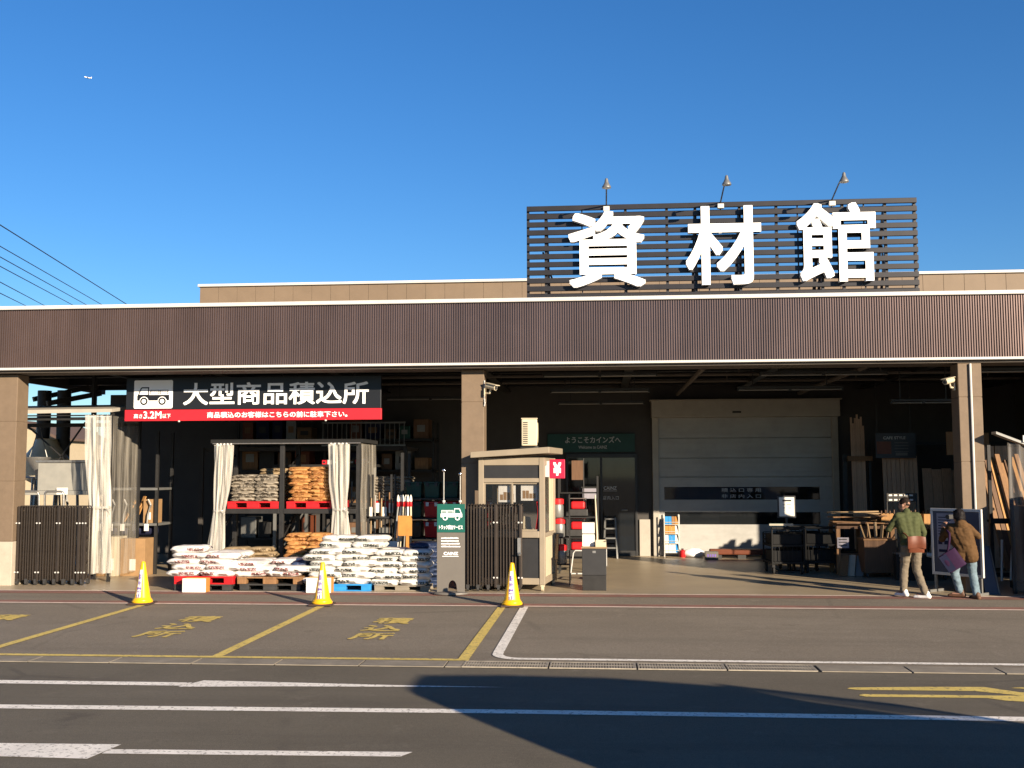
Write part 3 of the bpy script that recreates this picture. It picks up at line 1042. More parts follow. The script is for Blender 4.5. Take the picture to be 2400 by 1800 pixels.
def pallet(label, m, x0, x1, y0, y1, z0, h, group=None, wood=False):
    a, b = (x1 - x0) / 2, (y1 - y0) / 2
    mb = MB()
    n = 7
    for i in range(n):
        y = -b + i * (2 * b) / n
        mb.box(-a, a, y + .004, y + 2 * b / n - .012, h * .80, h)
    for c, hw in ((-a + .09, .088), (0, .13), (a - .09, .088)):
        mb.box(c - hw, c + hw, -b + .006, b - .014, h * .66, h * .8)
        for d in (-b + .075, 0, b - .075):
            mb.box(c - hw + .002, c + hw - .002, d - .066, d + .056, 0 if wood else h * .14, h * .66)
    if not wood:
        for d in (-b + .075, 0, b - .075):
            mb.box(-a, a, d - .064, d + .054, 0, h * .14)
    return tag(mb.build('pallet', m, loc=((x0 + x1) / 2, (y0 + y1) / 2, z0), bevel=.004), label, 'pallet', group)
PG = 'pallets under the bags'
pallet('black plastic pallet on the floor below the red one, under white bags', 'black_plastic', -7.95, -6.86, 19.52, 20.5, .004, .125, PG)
pallet('red plastic pallet stacked on a black one, under the left pile of white bags', 'red_plastic', -7.95, -6.82, 19.5, 20.5, .132, .145, PG)
pallet('black plastic pallet on the floor below the brown wooden pallet', 'black_plastic', -6.74, -5.58, 19.62, 20.6, .004, .125, PG)
pallet('brown wooden pallet stacked on a black pallet, under the low white bags', 'timber', -6.78, -5.54, 19.6, 20.6, .132, .13, PG, wood=True)
pallet('bright blue plastic pallet on the floor under the tallest white bags', 'blue_plastic', -5.45, -4.27, 19.66, 20.7, .004, .13, PG)
pallet('grey-black pallet on the floor under the right-hand pile of white bags', 'gutter_concrete', -4.22, -3.18, 19.75, 20.7, .004, .10, PG)
WB = 'white soil bags piled at the front'
stack('white red-printed bag', 'soil bag', 'bag_white_red', 'pile on the red floor pallet', WB, -8.04, 19.47, .277, 2, 2, 4, .645, .5, .122, .106, .018, .16)
stack('white red-printed bag', 'soil bag', 'bag_white_red', 'on top of the red-pallet pile', WB, -8.03, 19.5, .712, 2, 1, 1, .66, .5, .13, .108, .02, 0, {(0, 1, 0)})
stack('loose white bag', 'soil bag', 'bag_white_red', 'low pile on the wooden pallet', WB, -6.83, 19.56, .263, 2, 2, 3, .66, .5, .115, .094, .05, .2, {(2, 1, 0)}, roll=.03)
stack('white black-printed bag', 'soil bag', 'bag_white', 'pile on the blue pallet', WB, -5.50, 19.63, .134, 2, 2, 6, .64, .5, .122, .107, .015, .22)
stack('white black-printed bag', 'soil bag', 'bag_white', 'set back on the blue-pallet pile', WB, -5.28, 19.83, .782, 2, 1, 2, .64, .52, .13, .108, .03, .14)
stack('white black-printed bag', 'soil bag', 'bag_white', 'pile on the grey-black pallet', WB, -4.26, 19.70, .105, 2, 2, 6, .54, .5, .125, .107, .02, .14)
stack('navy blue bag', 'soil bag', 'bag_blue', 'column of navy bags right of the white piles', 'navy bags stacked beside the sign stand', -3.64, 20.16, .02, 1, 1, 9, .56, .5, .11, .092, .015)
o = tag(bpy.data.objects.new('soil_bag', bag_mesh(.55, .42, .12, 77, .6)), 'navy blue bag lying slanted at the right end of the low white pile', 'soil bag')
o.data.materials.append(MATS['bag_blue'])
COL.objects.link(o)
o.location, o.rotation_euler = (-5.60, 20.05, .46), (0, -.28, .2)

# price boards in front of the pallets
def price_board(label, x0, x1, y, h):
    t = thing('price_board', label, 'price board', ((x0 + x1) / 2, y, .013), 0, 'white price boards on the floor')
    a = (x1 - x0) / 2
    mb = MB()
    mb.box(-a, a, 0, .012, 0, h)
    mb.build('board', 'card_white', t, bevel=.002)
    mb = MB()
    mb.box(-a, a, .20, .212, 0, h)
    mb.box(a - .012, a, .0125, .1995, 0, h)
    mb.box(-a, -a + .012, .0125, .1995, 0, h)
    mb.build('side_panel', 'cardboard_orange', t)
    mb = MB()
    r = random.Random(int(-x0 * 10))
    for i in range(3):
        z = h - .06 - i * .035
        mb.box(-a * .4, a * (.1 + .3 * r.random()), -.002, 0, z, z + .008)
    for i in range(3):
        mb.box(a * .45, a * .85, -.002, 0, h * .2 + i * .035, h * .2 + i * .035 + .018)
    mb.build('print', 'letter_grey', t)
price_board('white price board with an orange side standing before the red pallet', -7.68, -7.24, 19.24, .25)
price_board('white price board standing at the left end of the blue pallet', -5.38, -4.92, 19.30, .27)

# ================================================================== CENTRE PALLET RACK
T = thing('pallet_rack', 'dark steel two-bay pallet rack holding grey and orange cement bags', 'rack', (-6.42, 21.5, 0))
UX = (-7.90, -6.52, -4.93)
for x in UX:
    mb = MB()
    for y in (21.5, 22.65):
        mb.box(x - .045, x + .045, y - .04, y + .04, 0, 2.86)
    for z0, z1 in ((.2, .8), (.8, 1.4), (1.4, 2.0), (2.0, 2.6)):
        mb.bar((x, 21.5, z0), (x, 22.65, z1), .025)
    mb.build('upright', 'steel_dark', T, world=True, bevel=.004)
mb = MB()
for a, b in zip(UX[:-1], UX[1:]):
    for y in (21.48, 22.66):
        mb.box(a + .047, b - .047, y - .03, y + .03, 1.36, 1.46)
    for k in range(8):
        x = a + .1 + k * (b - a - .2) / 7
        mb.box(x - .03, x + .03, 21.52, 22.62, 1.42, 1.445)
mb.build('shelf_beams', 'steel_dark', T, world=True, bevel=.004)
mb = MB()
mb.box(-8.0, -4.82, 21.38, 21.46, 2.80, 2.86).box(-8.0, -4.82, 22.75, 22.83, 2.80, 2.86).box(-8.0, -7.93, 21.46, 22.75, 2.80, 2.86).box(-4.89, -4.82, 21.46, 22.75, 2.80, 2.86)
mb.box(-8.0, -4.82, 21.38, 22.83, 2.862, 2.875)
mb.build('roof', 'shade_black', T, world=True)  # rack roof coloured black in place of shade
mb = MB()
mb.tube([(-7.95, 21.36, 2.79), (-4.86, 21.36, 2.79)], .012, 8)
mb.build('curtain_rail', 'galvanised', T, world=True, smooth=40)
pallet('red plastic pallet on the rack shelf under the grey cement bags', 'red_plastic', -7.66, -6.58, 21.46, 22.5, 1.462, .145, PG)
pallet('red plastic pallet on the rack shelf under the orange paper bags', 'red_plastic', -6.42, -5.34, 21.46, 22.5, 1.462, .145, PG)
pallet('red plastic pallet partly hidden behind the right clear curtain', 'red_plastic', -5.0, -4.0, 22.7, 23.6, 1.43, .145, PG)
CB = 'bags on the centre rack'
stack('grey cement bag', 'cement bag', 'bag_grey', 'on the left shelf pallet', CB, -7.60, 21.47, 1.608, 2, 1, 8, .51, .42, .078, .068, .012, .05)
stack('tan bag', 'cement bag', 'bag_tan', 'behind the grey cement bags', CB, -7.16, 22.0, 1.60, 1, 1, 10, .6, .42, .078, .068, .01)
stack('orange paper bag', 'cement bag', 'bag_orange', 'on the right shelf pallet', CB, -6.36, 21.47, 1.608, 2, 1, 9, .43, .42, .09, .077, .012, .18)
stack('orange paper bag', 'cement bag', 'bag_orange', 'low stack behind the white bags', CB, -6.33, 21.1, .32, 2, 1, 8, .46, .42, .096, .082, .012, .12)
stack('tan bag', 'cement bag', 'bag_tan', 'low rumpled pile left of the orange stack', CB, -7.55, 21.1, .40, 2, 1, 3, .5, .45, .115, .095, .03, .2)
pallet('black pallet under the low orange bags behind the white piles', 'black_plastic', -6.4, -5.38, 21.0, 22.0, .004, .3, PG)
pallet('black pallet under the low tan bags behind the white piles', 'black_plastic', -7.6, -6.58, 21.0, 22.0, .004, .385, PG)
stack('grey cement bag', 'cement bag', 'bag_grey', 'on the half-hidden red pallet', CB, -4.92, 22.72, 1.578, 2, 1, 8, .44, .4, .075, .066, .01, .05)

# goods on a second rack behind
T = thing('rear_rack', 'second dark rack with grey posts seen behind the cement bags', 'rack', (-6.4, 24.6, 0))
mb = MB()
for x in (-7.6, -6.85, -6.0, -5.25):
    mb.box(x - .035, x + .035, 24.5, 24.56, 0, 2.35)
mb.bar((-7.5, 24.52, .3), (-6.9, 24.52, 1.3), .03).bar((-6.6, 24.2, .55), (-6.05, 24.2, 1.25), .03).bar((-5.9, 24.52, 1.3), (-5.3, 24.52, 2.2), .03)
mb.build('posts', 'pipe_grey', T, world=True)
mb = MB()
mb.box(-7.65, -5.2, 24.45, 25.3, 1.30, 1.36).box(-7.65, -5.2, 24.45, 25.3, 2.32, 2.38)
mb.build('shelf_board', 'steel_dark', T, world=True)
r = random.Random(31)
for k in range(9):
    x = -6.45 + .13 * k
    t = thing('goods_box', 'small reddish goods box on the top board of the rear rack, ' + ('leftmost' if k == 0 else 'rightmost' if k == 8 else ORD[k] + ' from the left'), 'box', (x, 24.6, 2.382), 0, 'small goods on the rear rack')
    mb = MB()
    mb.box(-.05, .05, -.06, .06, 0, .10 + .05 * r.random())
    mb.build('body', ['panel_red', 'timber_dark', 'card_white'][(k * 2) % 3], t, bevel=.006)
    mb = MB()
    mb.box(-.03, .03, -.0625, -.0605, .03, .07)
    mb.build('label_print', 'card_white' if k % 3 else 'steel_dark', t)
for k in range(6):
    mb = MB()
    mb.tube([(0, 0, .0), (.06 * (k % 3 - 1), .1, .62 + .1 * (k % 2))], .018, 8)
    tag(mb.build('metal_rod', 'galvanised' if k % 2 else 'pipe_grey', loc=(-7.35 + .38 * k, 24.65, 1.362), smooth=40), ('leftmost' if k == 0 else 'rightmost' if k == 5 else ORD[k] + ' from the left') + ' of the metal rods standing on the rear rack', 'rod', 'metal rods on the rear rack')

# ================================================================== CLEAR CURTAINS
def bundle(label, xs, y, zs, ws, seed, tie=None, m='vinyl', yw=.5):
    """gathered clear vinyl curtain: pleats round a flattened core"""
    t = thing('vinyl_curtain', label, 'curtain', (xs[0], y, 0), 0, 'clear vinyl curtains')
    r = random.Random(seed)
    ph = [r.uniform(0, 6.28) for _ in range(4)]
    n, nz = 120, 24
    mb = MB()
    def interp(arr, z):
        for (za, va), (zb, vb) in zip(zip(zs, arr), list(zip(zs, arr))[1:]):
            if zb <= z <= za:
                k = (za - z) / (za - zb)
                return va + (vb - va) * k
        return arr[-1]
    def f(u, v):
        z = zs[0] + (zs[-1] - zs[0]) * v
        w_, c = interp(ws, z), interp(xs, z)
        a = u * 2 * math.pi
        rr = 1 + .36 * math.cos(8 * a + ph[0] + .8 * math.sin(z * 2.1 + ph[3])) + .16 * math.cos(13 * a + ph[1] + z * .7)
        return (c - xs[0] + w_ / 2 * rr / 1.25 * math.cos(a), w_ / 2 * yw * rr * math.sin(a), z + .012 * math.cos(5 * a))
    mb.grid(f, n, nz)
    mb.build('curtain_cloth', m, t, smooth=60)
    if tie:
        mb = MB()
        w_, c = interp(ws, tie), interp(xs, tie)
        mb.lathe([(w_ * .55, -.025), (w_ * .6, 0), (w_ * .55, .025)], 20, (0, 0, 0))
        mb.v = [(p[0] + c - xs[0], p[1] * yw * 1.1, p[2] + tie) for p in mb.v]
        mb.tube([(c - xs[0] + w_ * .3, -.08, tie), (c - xs[0] + w_ * .7, -.12, tie - .05), (c - xs[0] + w_ * .65, -.12, tie - .14)], .02, 6, .008)
        mb.build('tie', 'vinyl', t, smooth=50)
    mb = MB()
    for k in range(5):
        x = -ws[0] * .4 + k * ws[0] * .2
        mb.lathe([(.012, 0), (.022, .01), (.022, .03), (.012, .04)], 8, (x, 0, zs[0] - .012))
    mb.build('rings', 'trim_white', t, smooth=40)
    return t
bundle('gathered clear curtain tied at the left end of the centre rack', (-7.70, -7.72, -7.78, -7.86), 21.34, (2.77, 2.0, 1.42, .05), (.36, .33, .22, .42), 3, tie=1.42)
bundle('gathered clear curtain tied at the right end of the centre rack', (-5.31, -5.29, -5.26, -5.24), 21.34, (2.77, 2.0, 1.45, .5), (.40, .37, .27, .42), 5, tie=1.45)
bundle('tall gathered clear curtain hanging beside the left folding gate', (-10.22, -10.20, -10.13, -10.16), 20.98, (3.36, 2.6, 1.5, .18), (.50, .48, .40, .56), 8, tie=1.5)
def curtain_sheet(label, fn, m, nu=30, nv=14):
    mb = MB()
    mb.grid(fn, nu, nv)
    o = mb.build('vinyl_curtain', m, smooth=60)
    return tag(o, label, 'curtain', 'clear vinyl curtains')
curtain_sheet('flat clear curtain closing the right side of the centre rack', lambda u, v: (-4.86 + .035 * math.sin(u * 26) + .01 * math.sin(v * 9), 21.40 + 1.3 * u, 2.78 - 2.2 * v), 'vinyl_sheet')
curtain_sheet('flat clear curtain beside the tall gathered one at the left', lambda u, v: (-9.93 + .03 * math.sin(u * 22), 21.05 + 1.2 * u, 3.36 - 3.25 * v), 'vinyl_sheet')

# ================================================================== LEFT RACK AND ITS GOODS
T = thing('canopied_rack', 'galvanised rack with a pale roof edge and clear curtains at the left', 'rack', (-11.3, 21.2, 0))
mb = MB()
for x in (-12.9, -9.97):
    for y in (21.1, 22.4):
        mb.box(x - .03, x + .03, y - .03, y + .03, 0, 3.42)
mb.bar((-12.6, 22.4, 3.3), (-11.4, 22.4, 2.3), .03).bar((-11.2, 22.4, 3.3), (-11.9, 22.4, 2.3), .03)
mb.build('posts', 'steel_dark', T, world=True)
mb = MB()
mb.add([(-13, 20.9, 3.40), (-9.9, 20.9, 3.43), (-9.9, 22.5, 3.62), (-13, 22.5, 3.6), (-13, 20.9, 3.48), (-9.9, 20.9, 3.50), (-9.9, 22.5, 3.69), (-13, 22.5, 3.67)],
       [(0, 1, 2, 3), (7, 6, 5, 4), (0, 4, 5, 1), (1, 5, 6, 2), (2, 6, 7, 3), (3, 7, 4, 0)])
mb.build('roof', 'shutter_frame', T, world=True)
mb = MB()
mb.tube([(-12.9, 20.97, 3.37), (-9.9, 20.97, 3.37)], .014, 8).box(-12.9, -9.97, 22.37, 22.43, 3.2, 3.28).box(-12.9, -9.97, 21.07, 21.13, 3.28, 3.34)
mb.build('curtain_rail', 'steel_dark', T, world=True)

T = thing('goods_shelf', 'grey steel shelf behind the left folding gate', 'shelf', (-11.6, 22.0, 0))
mb = MB()
for x in (-13.0, -10.55):
    for y in (21.7, 22.3):
        mb.box(x - .025, x + .025, y - .025, y + .025, 0, 1.95)
mb.build('posts', 'panel_grey', T, world=True)
for z in (.5, 1.74):
    mb = MB()
    mb.box(-13.02, -10.5, 21.66, 22.34, z, z + .09)
    mb.build('shelf_board', 'panel_grey', T, world=True, bevel=.005)
T = thing('metal_panel_box', 'grey sheet-metal box with a white tag on the left shelf', 'metal box', (-11.25, 22.0, 1.832))
mb = MB()
mb.box(-.62, .62, -.28, .28, 0, .58)
mb.build('body', 'panel_grey', T, bevel=.008)
mb = MB()
mb.box(-.66, .66, -.31, .31, .585, .64)
mb.build('lid', 'galvanised', T, bevel=.008)
mb = MB()
mb.box(-.16, .08, -.345, -.335, -.085, .06)
mb.build('tag', 'card_white', T)
for k, (x, lb) in enumerate(((-11.75, 'grey tubular cart handle beside the left column'), (-11.22, 'grey tubular cart handle under the tagged metal box'))):
    t = thing('push_cart', lb + ', behind the folding gate', 'cart', (x, 21.2, 0), 0, 'push carts behind the left gate')
    mb = MB()
    pts = [(-.2, .1, .25), (-.2, 0, 1.75)] + [(-.2 + .06 * (1 - math.cos(a)), 0, 1.75 + .07 * math.sin(a)) for a in (.5, 1.0, 1.57)] + [(.14 + .06 * math.sin(a), 0, 1.75 + .07 * math.cos(a)) for a in (0, .57, 1.07)] + [(.2, 0, 1.75), (.2, .1, .25)]
    mb.tube(pts, .022, 10)
    mb.tube([(-.2, .02, 1.3), (.2, .02, 1.3)], .014, 8)
    mb.build('handle', 'galvanised', t, smooth=50)
    mb = MB()
    mb.box(-.25, .25, -.05, .7, .18, .24)
    mb.build('platform', 'black_plastic', t, bevel=.01)
    mb = MB()
    for sx in (-.2, .2):
        for y in (.02, .62):
            mb.tube([(sx - .015, y, .08), (sx + .015, y, .08)], .08, 14)
    mb.build('wheels', 'rubber', t, smooth=40)
T = thing('mixing_drum', 'pale conical mixing drum on legs outside behind the left column', 'mixer', (-13.25, 24.6, 0))
mb = MB()
mb.lathe([(.20, 1.9), (.46, 2.05), (.52, 2.3), (.52, 2.55), (.30, 2.85), (.24, 3.0), (.26, 3.02), (.22, 2.98)], 24)
mb.build('drum', 'cream_paint', T, smooth=35)
mb = MB()
for a in (0.6, 2.6, 4.7):
    mb.bar((.4 * math.cos(a), .4 * math.sin(a), 2.0), (.8 * math.cos(a), .8 * math.sin(a), 0), .05)
mb.build('leg_frame', 'pipe_grey', T)
mb = MB()
mb.tube([(-.3, .3, 2.2), (-.25, .3, 3.4), (-.25, .3, 4.2)], .16, 12).tube([(.25, .3, 2.2), (.25, .3, 4.2)], .16, 12)
mb.build('hopper_pipe', 'steel_dark', T, smooth=40)
T = thing('roof_gutter_frame', 'dark sloping steel members beyond the left end of the canopy', 'steel frame', (-13.5, 25.5, 0))
mb = MB()
a, b = at(78, 936, 25), at(207, 908, 26)
mb.bar(a, b, .10, .12)
a, b = at(110, 946, 24), at(236, 922, 25)
mb.bar(a, b, .10, .12)
mb.build('beam', 'steel_dark', T, world=True)
mb = MB()
for p in ((225, 880, 24.4), (219, 935, 24)):
    c = at(*p)
    mb.box(c.x - .03, c.x + .03, c.y - .03, c.y + .03, 0, 4.6)
mb.build('post', 'steel_dark', T, world=True)
for k, (x, y) in enumerate(((-13.05, 23.3), (-12.6, 23.5), (-12.1, 23.4))):
    t = thing('tubular_trestle', ['left', 'middle', 'right'][k] + ' galvanised tubular trestle standing outside behind the tagged metal box', 'trestle', (x, y, 0), .2 * k, 'galvanised trestles beyond the left gate')
    mb = MB()
    for s in (-1, 1):
        mb.tube([(s * .3, -.3, 0), (s * .22, -.04, 2.1), (s * .22, .04, 2.1), (s * .3, .3, 0)], .025, 8)
    mb.build('legs', 'galvanised', t, smooth=40)
    mb = MB()
    for z in (.7, 1.4, 2.1):
        mb.tube([(-.28, -.2 + z * .07, z), (.28, -.2 + z * .07, z)], .02, 8)
    mb.build('rungs', 'galvanised', t, smooth=40)
T = thing('metal_funnel', 'grey sheet-metal funnel hanging on the left rack', 'funnel', (-12.35, 22.6, 2.35))
mb = MB()
mb.lathe([(.03, -.30), (.05, -.28), (.06, -.12), (.26, .16), (.27, .20), (.25, .2)], 20)
mb.build('cone', 'galvanised', T, smooth=35)
mb = MB()
mb.tube([(-.2, 0, .2), (0, 0, .9), (.2, 0, .2)], .012, 6)
mb.build('hook_wire', 'pipe_grey', T)
# back shelf with tools and cartons
T = thing('tool_shelf', 'tall dark steel shelf with tools right of the left curtains', 'shelf', (-10.2, 23, 0))
mb = MB()
for x in (-11.1, -9.68):
    for y in (22.7, 23.5):
        mb.box(x - .03, x + .03, y - .03, y + .03, 0, 3.1)
mb.build('posts', 'steel_dark', T, world=True)
for z in (1.05, 1.82):
    mb = MB()
    mb.box(-11.1, -9.65, 22.66, 23.54, z, z + .05)
    mb.build('shelf_board', 'pipe_grey', T, world=True)
def carton(label, x0, x1, y0, y1, z0, z1, m='cardboard', tape=True, rz=0.):
    t = thing('carton', label, 'carton', ((x0 + x1) / 2, (y0 + y1) / 2, z0), rz, 'cartons on the left side')
    a, b, h = (x1 - x0) / 2, (y1 - y0) / 2, z1 - z0
    mb = MB()
    mb.box(-a, a, -b, b, 0, h)
    mb.build('box', m, t, bevel=.006)
    mb = MB()
    mb.box(-a * .25, a * .25, -b - .0015, -b, h * .15, h * .45)
    mb.build('label_print', 'card_white', t)
carton('tall white carton behind the left yellow cone', -10.55, -10.28, 22.2, 22.6, .004, .84, 'cream_paint')
carton('wide brown carton on the floor right of the tall white carton', -10.26, -9.72, 22.25, 22.75, .004, .80)
carton('small brown carton left of the tall white carton', -10.85, -10.57, 22.15, 22.5, .004, .52)
carton('brown carton standing on the lower board of the tool shelf', -10.0, -9.72, 22.75, 23.1, 1.102, 1.62)
for k, (x, lean, z) in enumerate(((-10.42, .18, 1.102), (-10.28, .24, 1.102), (-10.16, .12, 1.102))):
    mb = MB()
    mb.bar((0, 0, .03), (lean, .2, .5 + .04 * k), .09, .02)
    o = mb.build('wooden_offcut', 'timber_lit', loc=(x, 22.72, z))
    tag(o, ['left', 'middle', 'right'][k] + 'most of the wooden offcuts leaning on the tool shelf', 'offcut', 'wooden offcuts on the tool shelf')
T = thing('tool_roll', 'dark blue rolled sheet lying under the lower shelf board', 'roll', (-10.2, 22.9, .93))
mb = MB()
mb.tube([(-.5, 0, 0), (.45, 0, 0)], .10, 16)
mb.build('roll', 'bag_navy', T, smooth=40)
for k in range(5):
    t = thing('hanging_tool', 'white-tagged metal tool hanging from the lower shelf board, ' + ['leftmost', 'second from the left', 'middle one', 'second from the right', 'rightmost'][k], 'hand tool', (-10.95 + .27 * k, 22.64, 1.0), 0, 'tools hanging on the tool shelf')
    mb = MB()
    mb.box(-.05, .05, -.004, 0, -.06, .09)
    mb.build('tag', 'card_white', t)
    mb = MB()
    mb.tube([(0, .02, .05), (.02, .02, .3), (.08, .02, .5), (.02, .02, .62)], .02, 8)
    mb.build('shaft', 'galvanised', t, smooth=40)

# ================================================================== MIDDLE BACKGROUND: RAILING, TOOLS, RED BOXES
T = thing('mezzanine_railing', 'dark metal balcony railing high behind the centre rack', 'railing', (-5.8, 26, 2.84))
mb = MB()
mb.box(-1.1, 1.0, -.02, .02, .56, .6).box(-1.1, 1.0, -.02, .02, 0, .04)
mb.build('rails', 'pipe_grey', T)
mb = MB()
for k in range(18):
    x = -1.08 + k * .12
    mb.box(x, x + .016, -.008, .008, .04, .56)
mb.build('balusters', 'pipe_grey', T)
mb = MB()
mb.box(-4.2, 1.05, .05, 1.6, -.1, -.02).box(.95, 1.05, -.03, .05, -2.84, -.02).box(-4.2, -4.1, -.03, .05, -2.84, -.02)
mb.build('floor_deck', 'dark_wall', T)
T = thing('tool_rack', 'narrow dark rack of long handled tools right of the clear curtain', 'rack', (-4.55, 22.0, 0))
mb = MB()
for x in (-.24, .24):
    for y in (-.2, .2):
        mb.box(x - .02, x + .02, y - .02, y + .02, 0, 2.15)
mb.box(-.26, .26, -.22, .22, 1.25, 1.29).box(-.26, .26, -.22, .22, .9, .93).box(-.26, .26, -.22, .22, .12, .16)
mb.bar((-.22, -.21, .2), (.22, -.21, .85), .015)
mb.build('frame', 'steel_dark', T)
for k in range(7):
    x = -.22 + k * .072
    t = thing('long_handled_tool', 'long handled tool with a white price tag in the narrow rack, ' + ('leftmost' if k == 0 else ORD[k] + ' from the left' if k < 6 else 'rightmost'), 'hand tool', (-4.55 + x, 21.93 + .05 * (k % 3), .16), 0, 'tools in the narrow rack')
    mb = MB()
    mb.tube([(0, 0, 0), (.01, .02, 1.5 + .06 * (k % 3))], .014, 8)
    mb.build('shaft', ['timber_pale', 'pipe_grey', 'timber'][k % 3], t, smooth=40)
    if k % 2 == 0:
        mb = MB()
        mb.box(-.045, .045, -.03, -.024, 1.1 + .05 * (k % 4), 1.32 + .04 * (k % 4))
        mb.build('tag', 'card_white', t)
    mb = MB()
    mb.prism([(-.05, .25), (.05, .25), (.07, .45), (.03, .58), (-.03, .58), (-.07, .45)], -.012, .012)
    mb.build('blade', 'galvanised' if k % 2 else 'cream_paint', t, bevel=.004)
for k in range(6):
    t = thing('marker_pole', 'white pole with a red band and red-white cap, ' + ORD[k].replace('bottom', 'first') + ' from the left in the bundle', 'pole', (-4.12 + .05 * k, 21.55 + .05 * (k % 2), .0), 0, 'red-headed poles standing in a bundle')
    mb = MB()
    mb.tube([(-.14 + .02 * k, 0, .0), (-.05 + .012 * k, 0, 1.0), (0, .0, 1.505)], .020, 8)
    mb.build('shaft', ['pipe_grey', 'card_white', 'cream_paint'][k % 3], t, smooth=40)
    mb = MB()
    mb.lathe([(.027, 1.50), (.030, 1.51), (.030, 1.58), (.027, 1.60)], 10)
    mb.build('band', 'red_plastic', t, smooth=40)
    mb = MB()
    mb.lathe([(.026, 1.601), (.032, 1.62), (.022, 1.70), (.004, 1.74)], 10)
    mb.build('cap', 'card_white', t, smooth=40)
T = thing('orange_sign_stand', 'plain orange board on a slim orange post before the red boxes', 'sign stand', (-3.92, 21.2, 0))
mb = MB()
mb.box(-.13, .15, -.015, .015, .93, 1.33)
mb.build('board', 'cardboard_orange', T, bevel=.004)
mb = MB()
mb.box(.03, .09, -.02, .02, .02, .93).box(-.06, .16, -.1, .1, 0, .02)
mb.build('post', 'cardboard_orange', T)
for k, (x, z1, lb) in enumerate(((-4.1, .78, 'taller'), (-4.22, .72, 'shorter'))):
    t = thing('price_card', lb + ' white card standing behind the white bags', 'card', (x, 20.95 + .05 * k, .0), 0, 'white cards behind the bags')
    mb = MB()
    mb.box(-.08, .08, 0, .01, z1 - .28, z1 + .06)
    mb.build('card', 'card_white', t)
    mb = MB()
    mb.box(-.012, .012, .011, .03, 0, z1)
    mb.build('stick', 'timber_pale', t)
T = thing('box_shelf', 'dark shelf filled with rows of red storage boxes', 'shelf', (-3.2, 22.4, 0))
mb = MB()
for x in (-4.12, -2.16):
    for y in (22.0, 22.8):
        mb.box(x - .03, x + .03, y - .03, y + .03, 0, 2.6)
mb.build('posts', 'steel_dark', T, world=True)
for z in (.40, .84, 1.25, 1.66):
    mb = MB()
    mb.box(-4.14, -2.13, 21.99, 22.82, z - .03, z)
    mb.build('shelf_board', 'steel_dark', T, world=True)
def storage_box(label, m, x, y, z, w_=.34, h=.33):
    t = thing('storage_box', label, 'storage box', (x, y, z), 0, 'boxes on the dark shelf')
    a = w_ / 2
    mb = MB()
    mb.add([(-a * .88, -.2, 0), (a * .88, -.2, 0), (a * .88, .2, 0), (-a * .88, .2, 0), (-a, -.24, h), (a, -.24, h), (a, .24, h), (-a, .24, h)],
           [(3, 2, 1, 0), (0, 1, 5, 4), (1, 2, 6, 5), (2, 3, 7, 6), (3, 0, 4, 7), (4, 5, 6, 7)])
    mb.build('body', m, t, bevel=.015)
    mb = MB()
    mb.box(-a - .012, a + .012, -.255, .255, h + .001, h + .035)
    mb.build('lid', m, t, bevel=.01)
    for s in (-1, 1):
        mb = MB()
        mb.box(s * a * .55 - .03, s * a * .55 + .03, -.275, -.256, h - .06, h + .02)
        mb.build('clip', 'card_white' if m == 'red_plastic' else 'black_plastic', t)
rows = [(.004, 'floor row'), (.40, 'lowest shelf row'), (.84, 'middle shelf row'), (1.25, 'upper shelf row'), (1.66, 'top shelf row')]
for r_, (z, rn) in enumerate(rows):
    for k in range(5):
        m = 'red_plastic'
        if r_ == 4:
            m = 'green_plastic'
        if k == 0 and r_ in (3, 2):
            m = 'green_plastic' if r_ == 3 else 'timber_dark'
        storage_box(('dark green' if m == 'green_plastic' else 'brown' if m == 'timber_dark' else 'red') + ' lidded storage box, ' + rn + ', ' + ('leftmost' if k == 0 else ORD[k] + ' from the left' if k < 4 else 'rightmost'), m, -3.90 + k * .385, 22.32, z + .001, w_=.33, h=.30)

# stock racks along the rear wall
SN = ['first', 'second', 'third', 'fourth', 'fifth', 'sixth']
for q, (x0, lb) in enumerate(((-9.45, 'left of the centre rack'), (-6.6, 'under the balcony railing')  )):
    t = thing('stock_rack', 'dim rack of goods against the rear wall, ' + lb, 'rack', (x0, 27.6, 0), 0, 'stock racks along the rear wall')
    mb = MB()
    for x in (0, 2.3):
        for y in (-.35, .4):
            mb.box(x - .03, x + .03, y - .03, y + .03, 0, 3.5)
    mb.build('posts', 'steel_dark', t)
    for lv, z in enumerate((.45, 1.35, 2.2, 3.0)):
        mb = MB()
        mb.box(-.02, 2.32, -.38, .42, z, z + .06)
        mb.box(.1, 2.2, -.388, -.381, z + .005, z + .055)
        mb.build('shelf_board', 'steel_dark', t)
        r = random.Random(q * 9 + lv)
        x = .08
        k = 0
        while x < 2.0 and k < 6:
            w_ = r.uniform(.25, .45)
            h = r.uniform(.25, .62)
            g = thing('stock_box', f'{SN[k]} box from the left, {["lowest", "second", "third", "top"][lv]} board of the rear rack {lb}', 'box', (x0 + x + w_ / 2, 27.55, z + .061), 0, 'boxes on the rear stock racks')
            mb = MB()
            mb.box(-w_ / 2 + .01, w_ / 2 - .01, -.26, .3, 0, h)
            mb.build('body', r.choice(['timber', 'timber_dark', 'timber_dark', 'green_plastic', 'steel_dark', 'bag_leather', 'pipe_grey', 'bag_navy']), g, bevel=.01)
            mb = MB()
            mb.box(-w_ * .25, w_ * .25, -.263, -.2605, h * .35, h * .7)
            mb.build('label_print', r.choice(['pipe_grey', 'steel_dark', 'timber']), g)
            x += w_ + r.uniform(.01, .12)
            k += 1

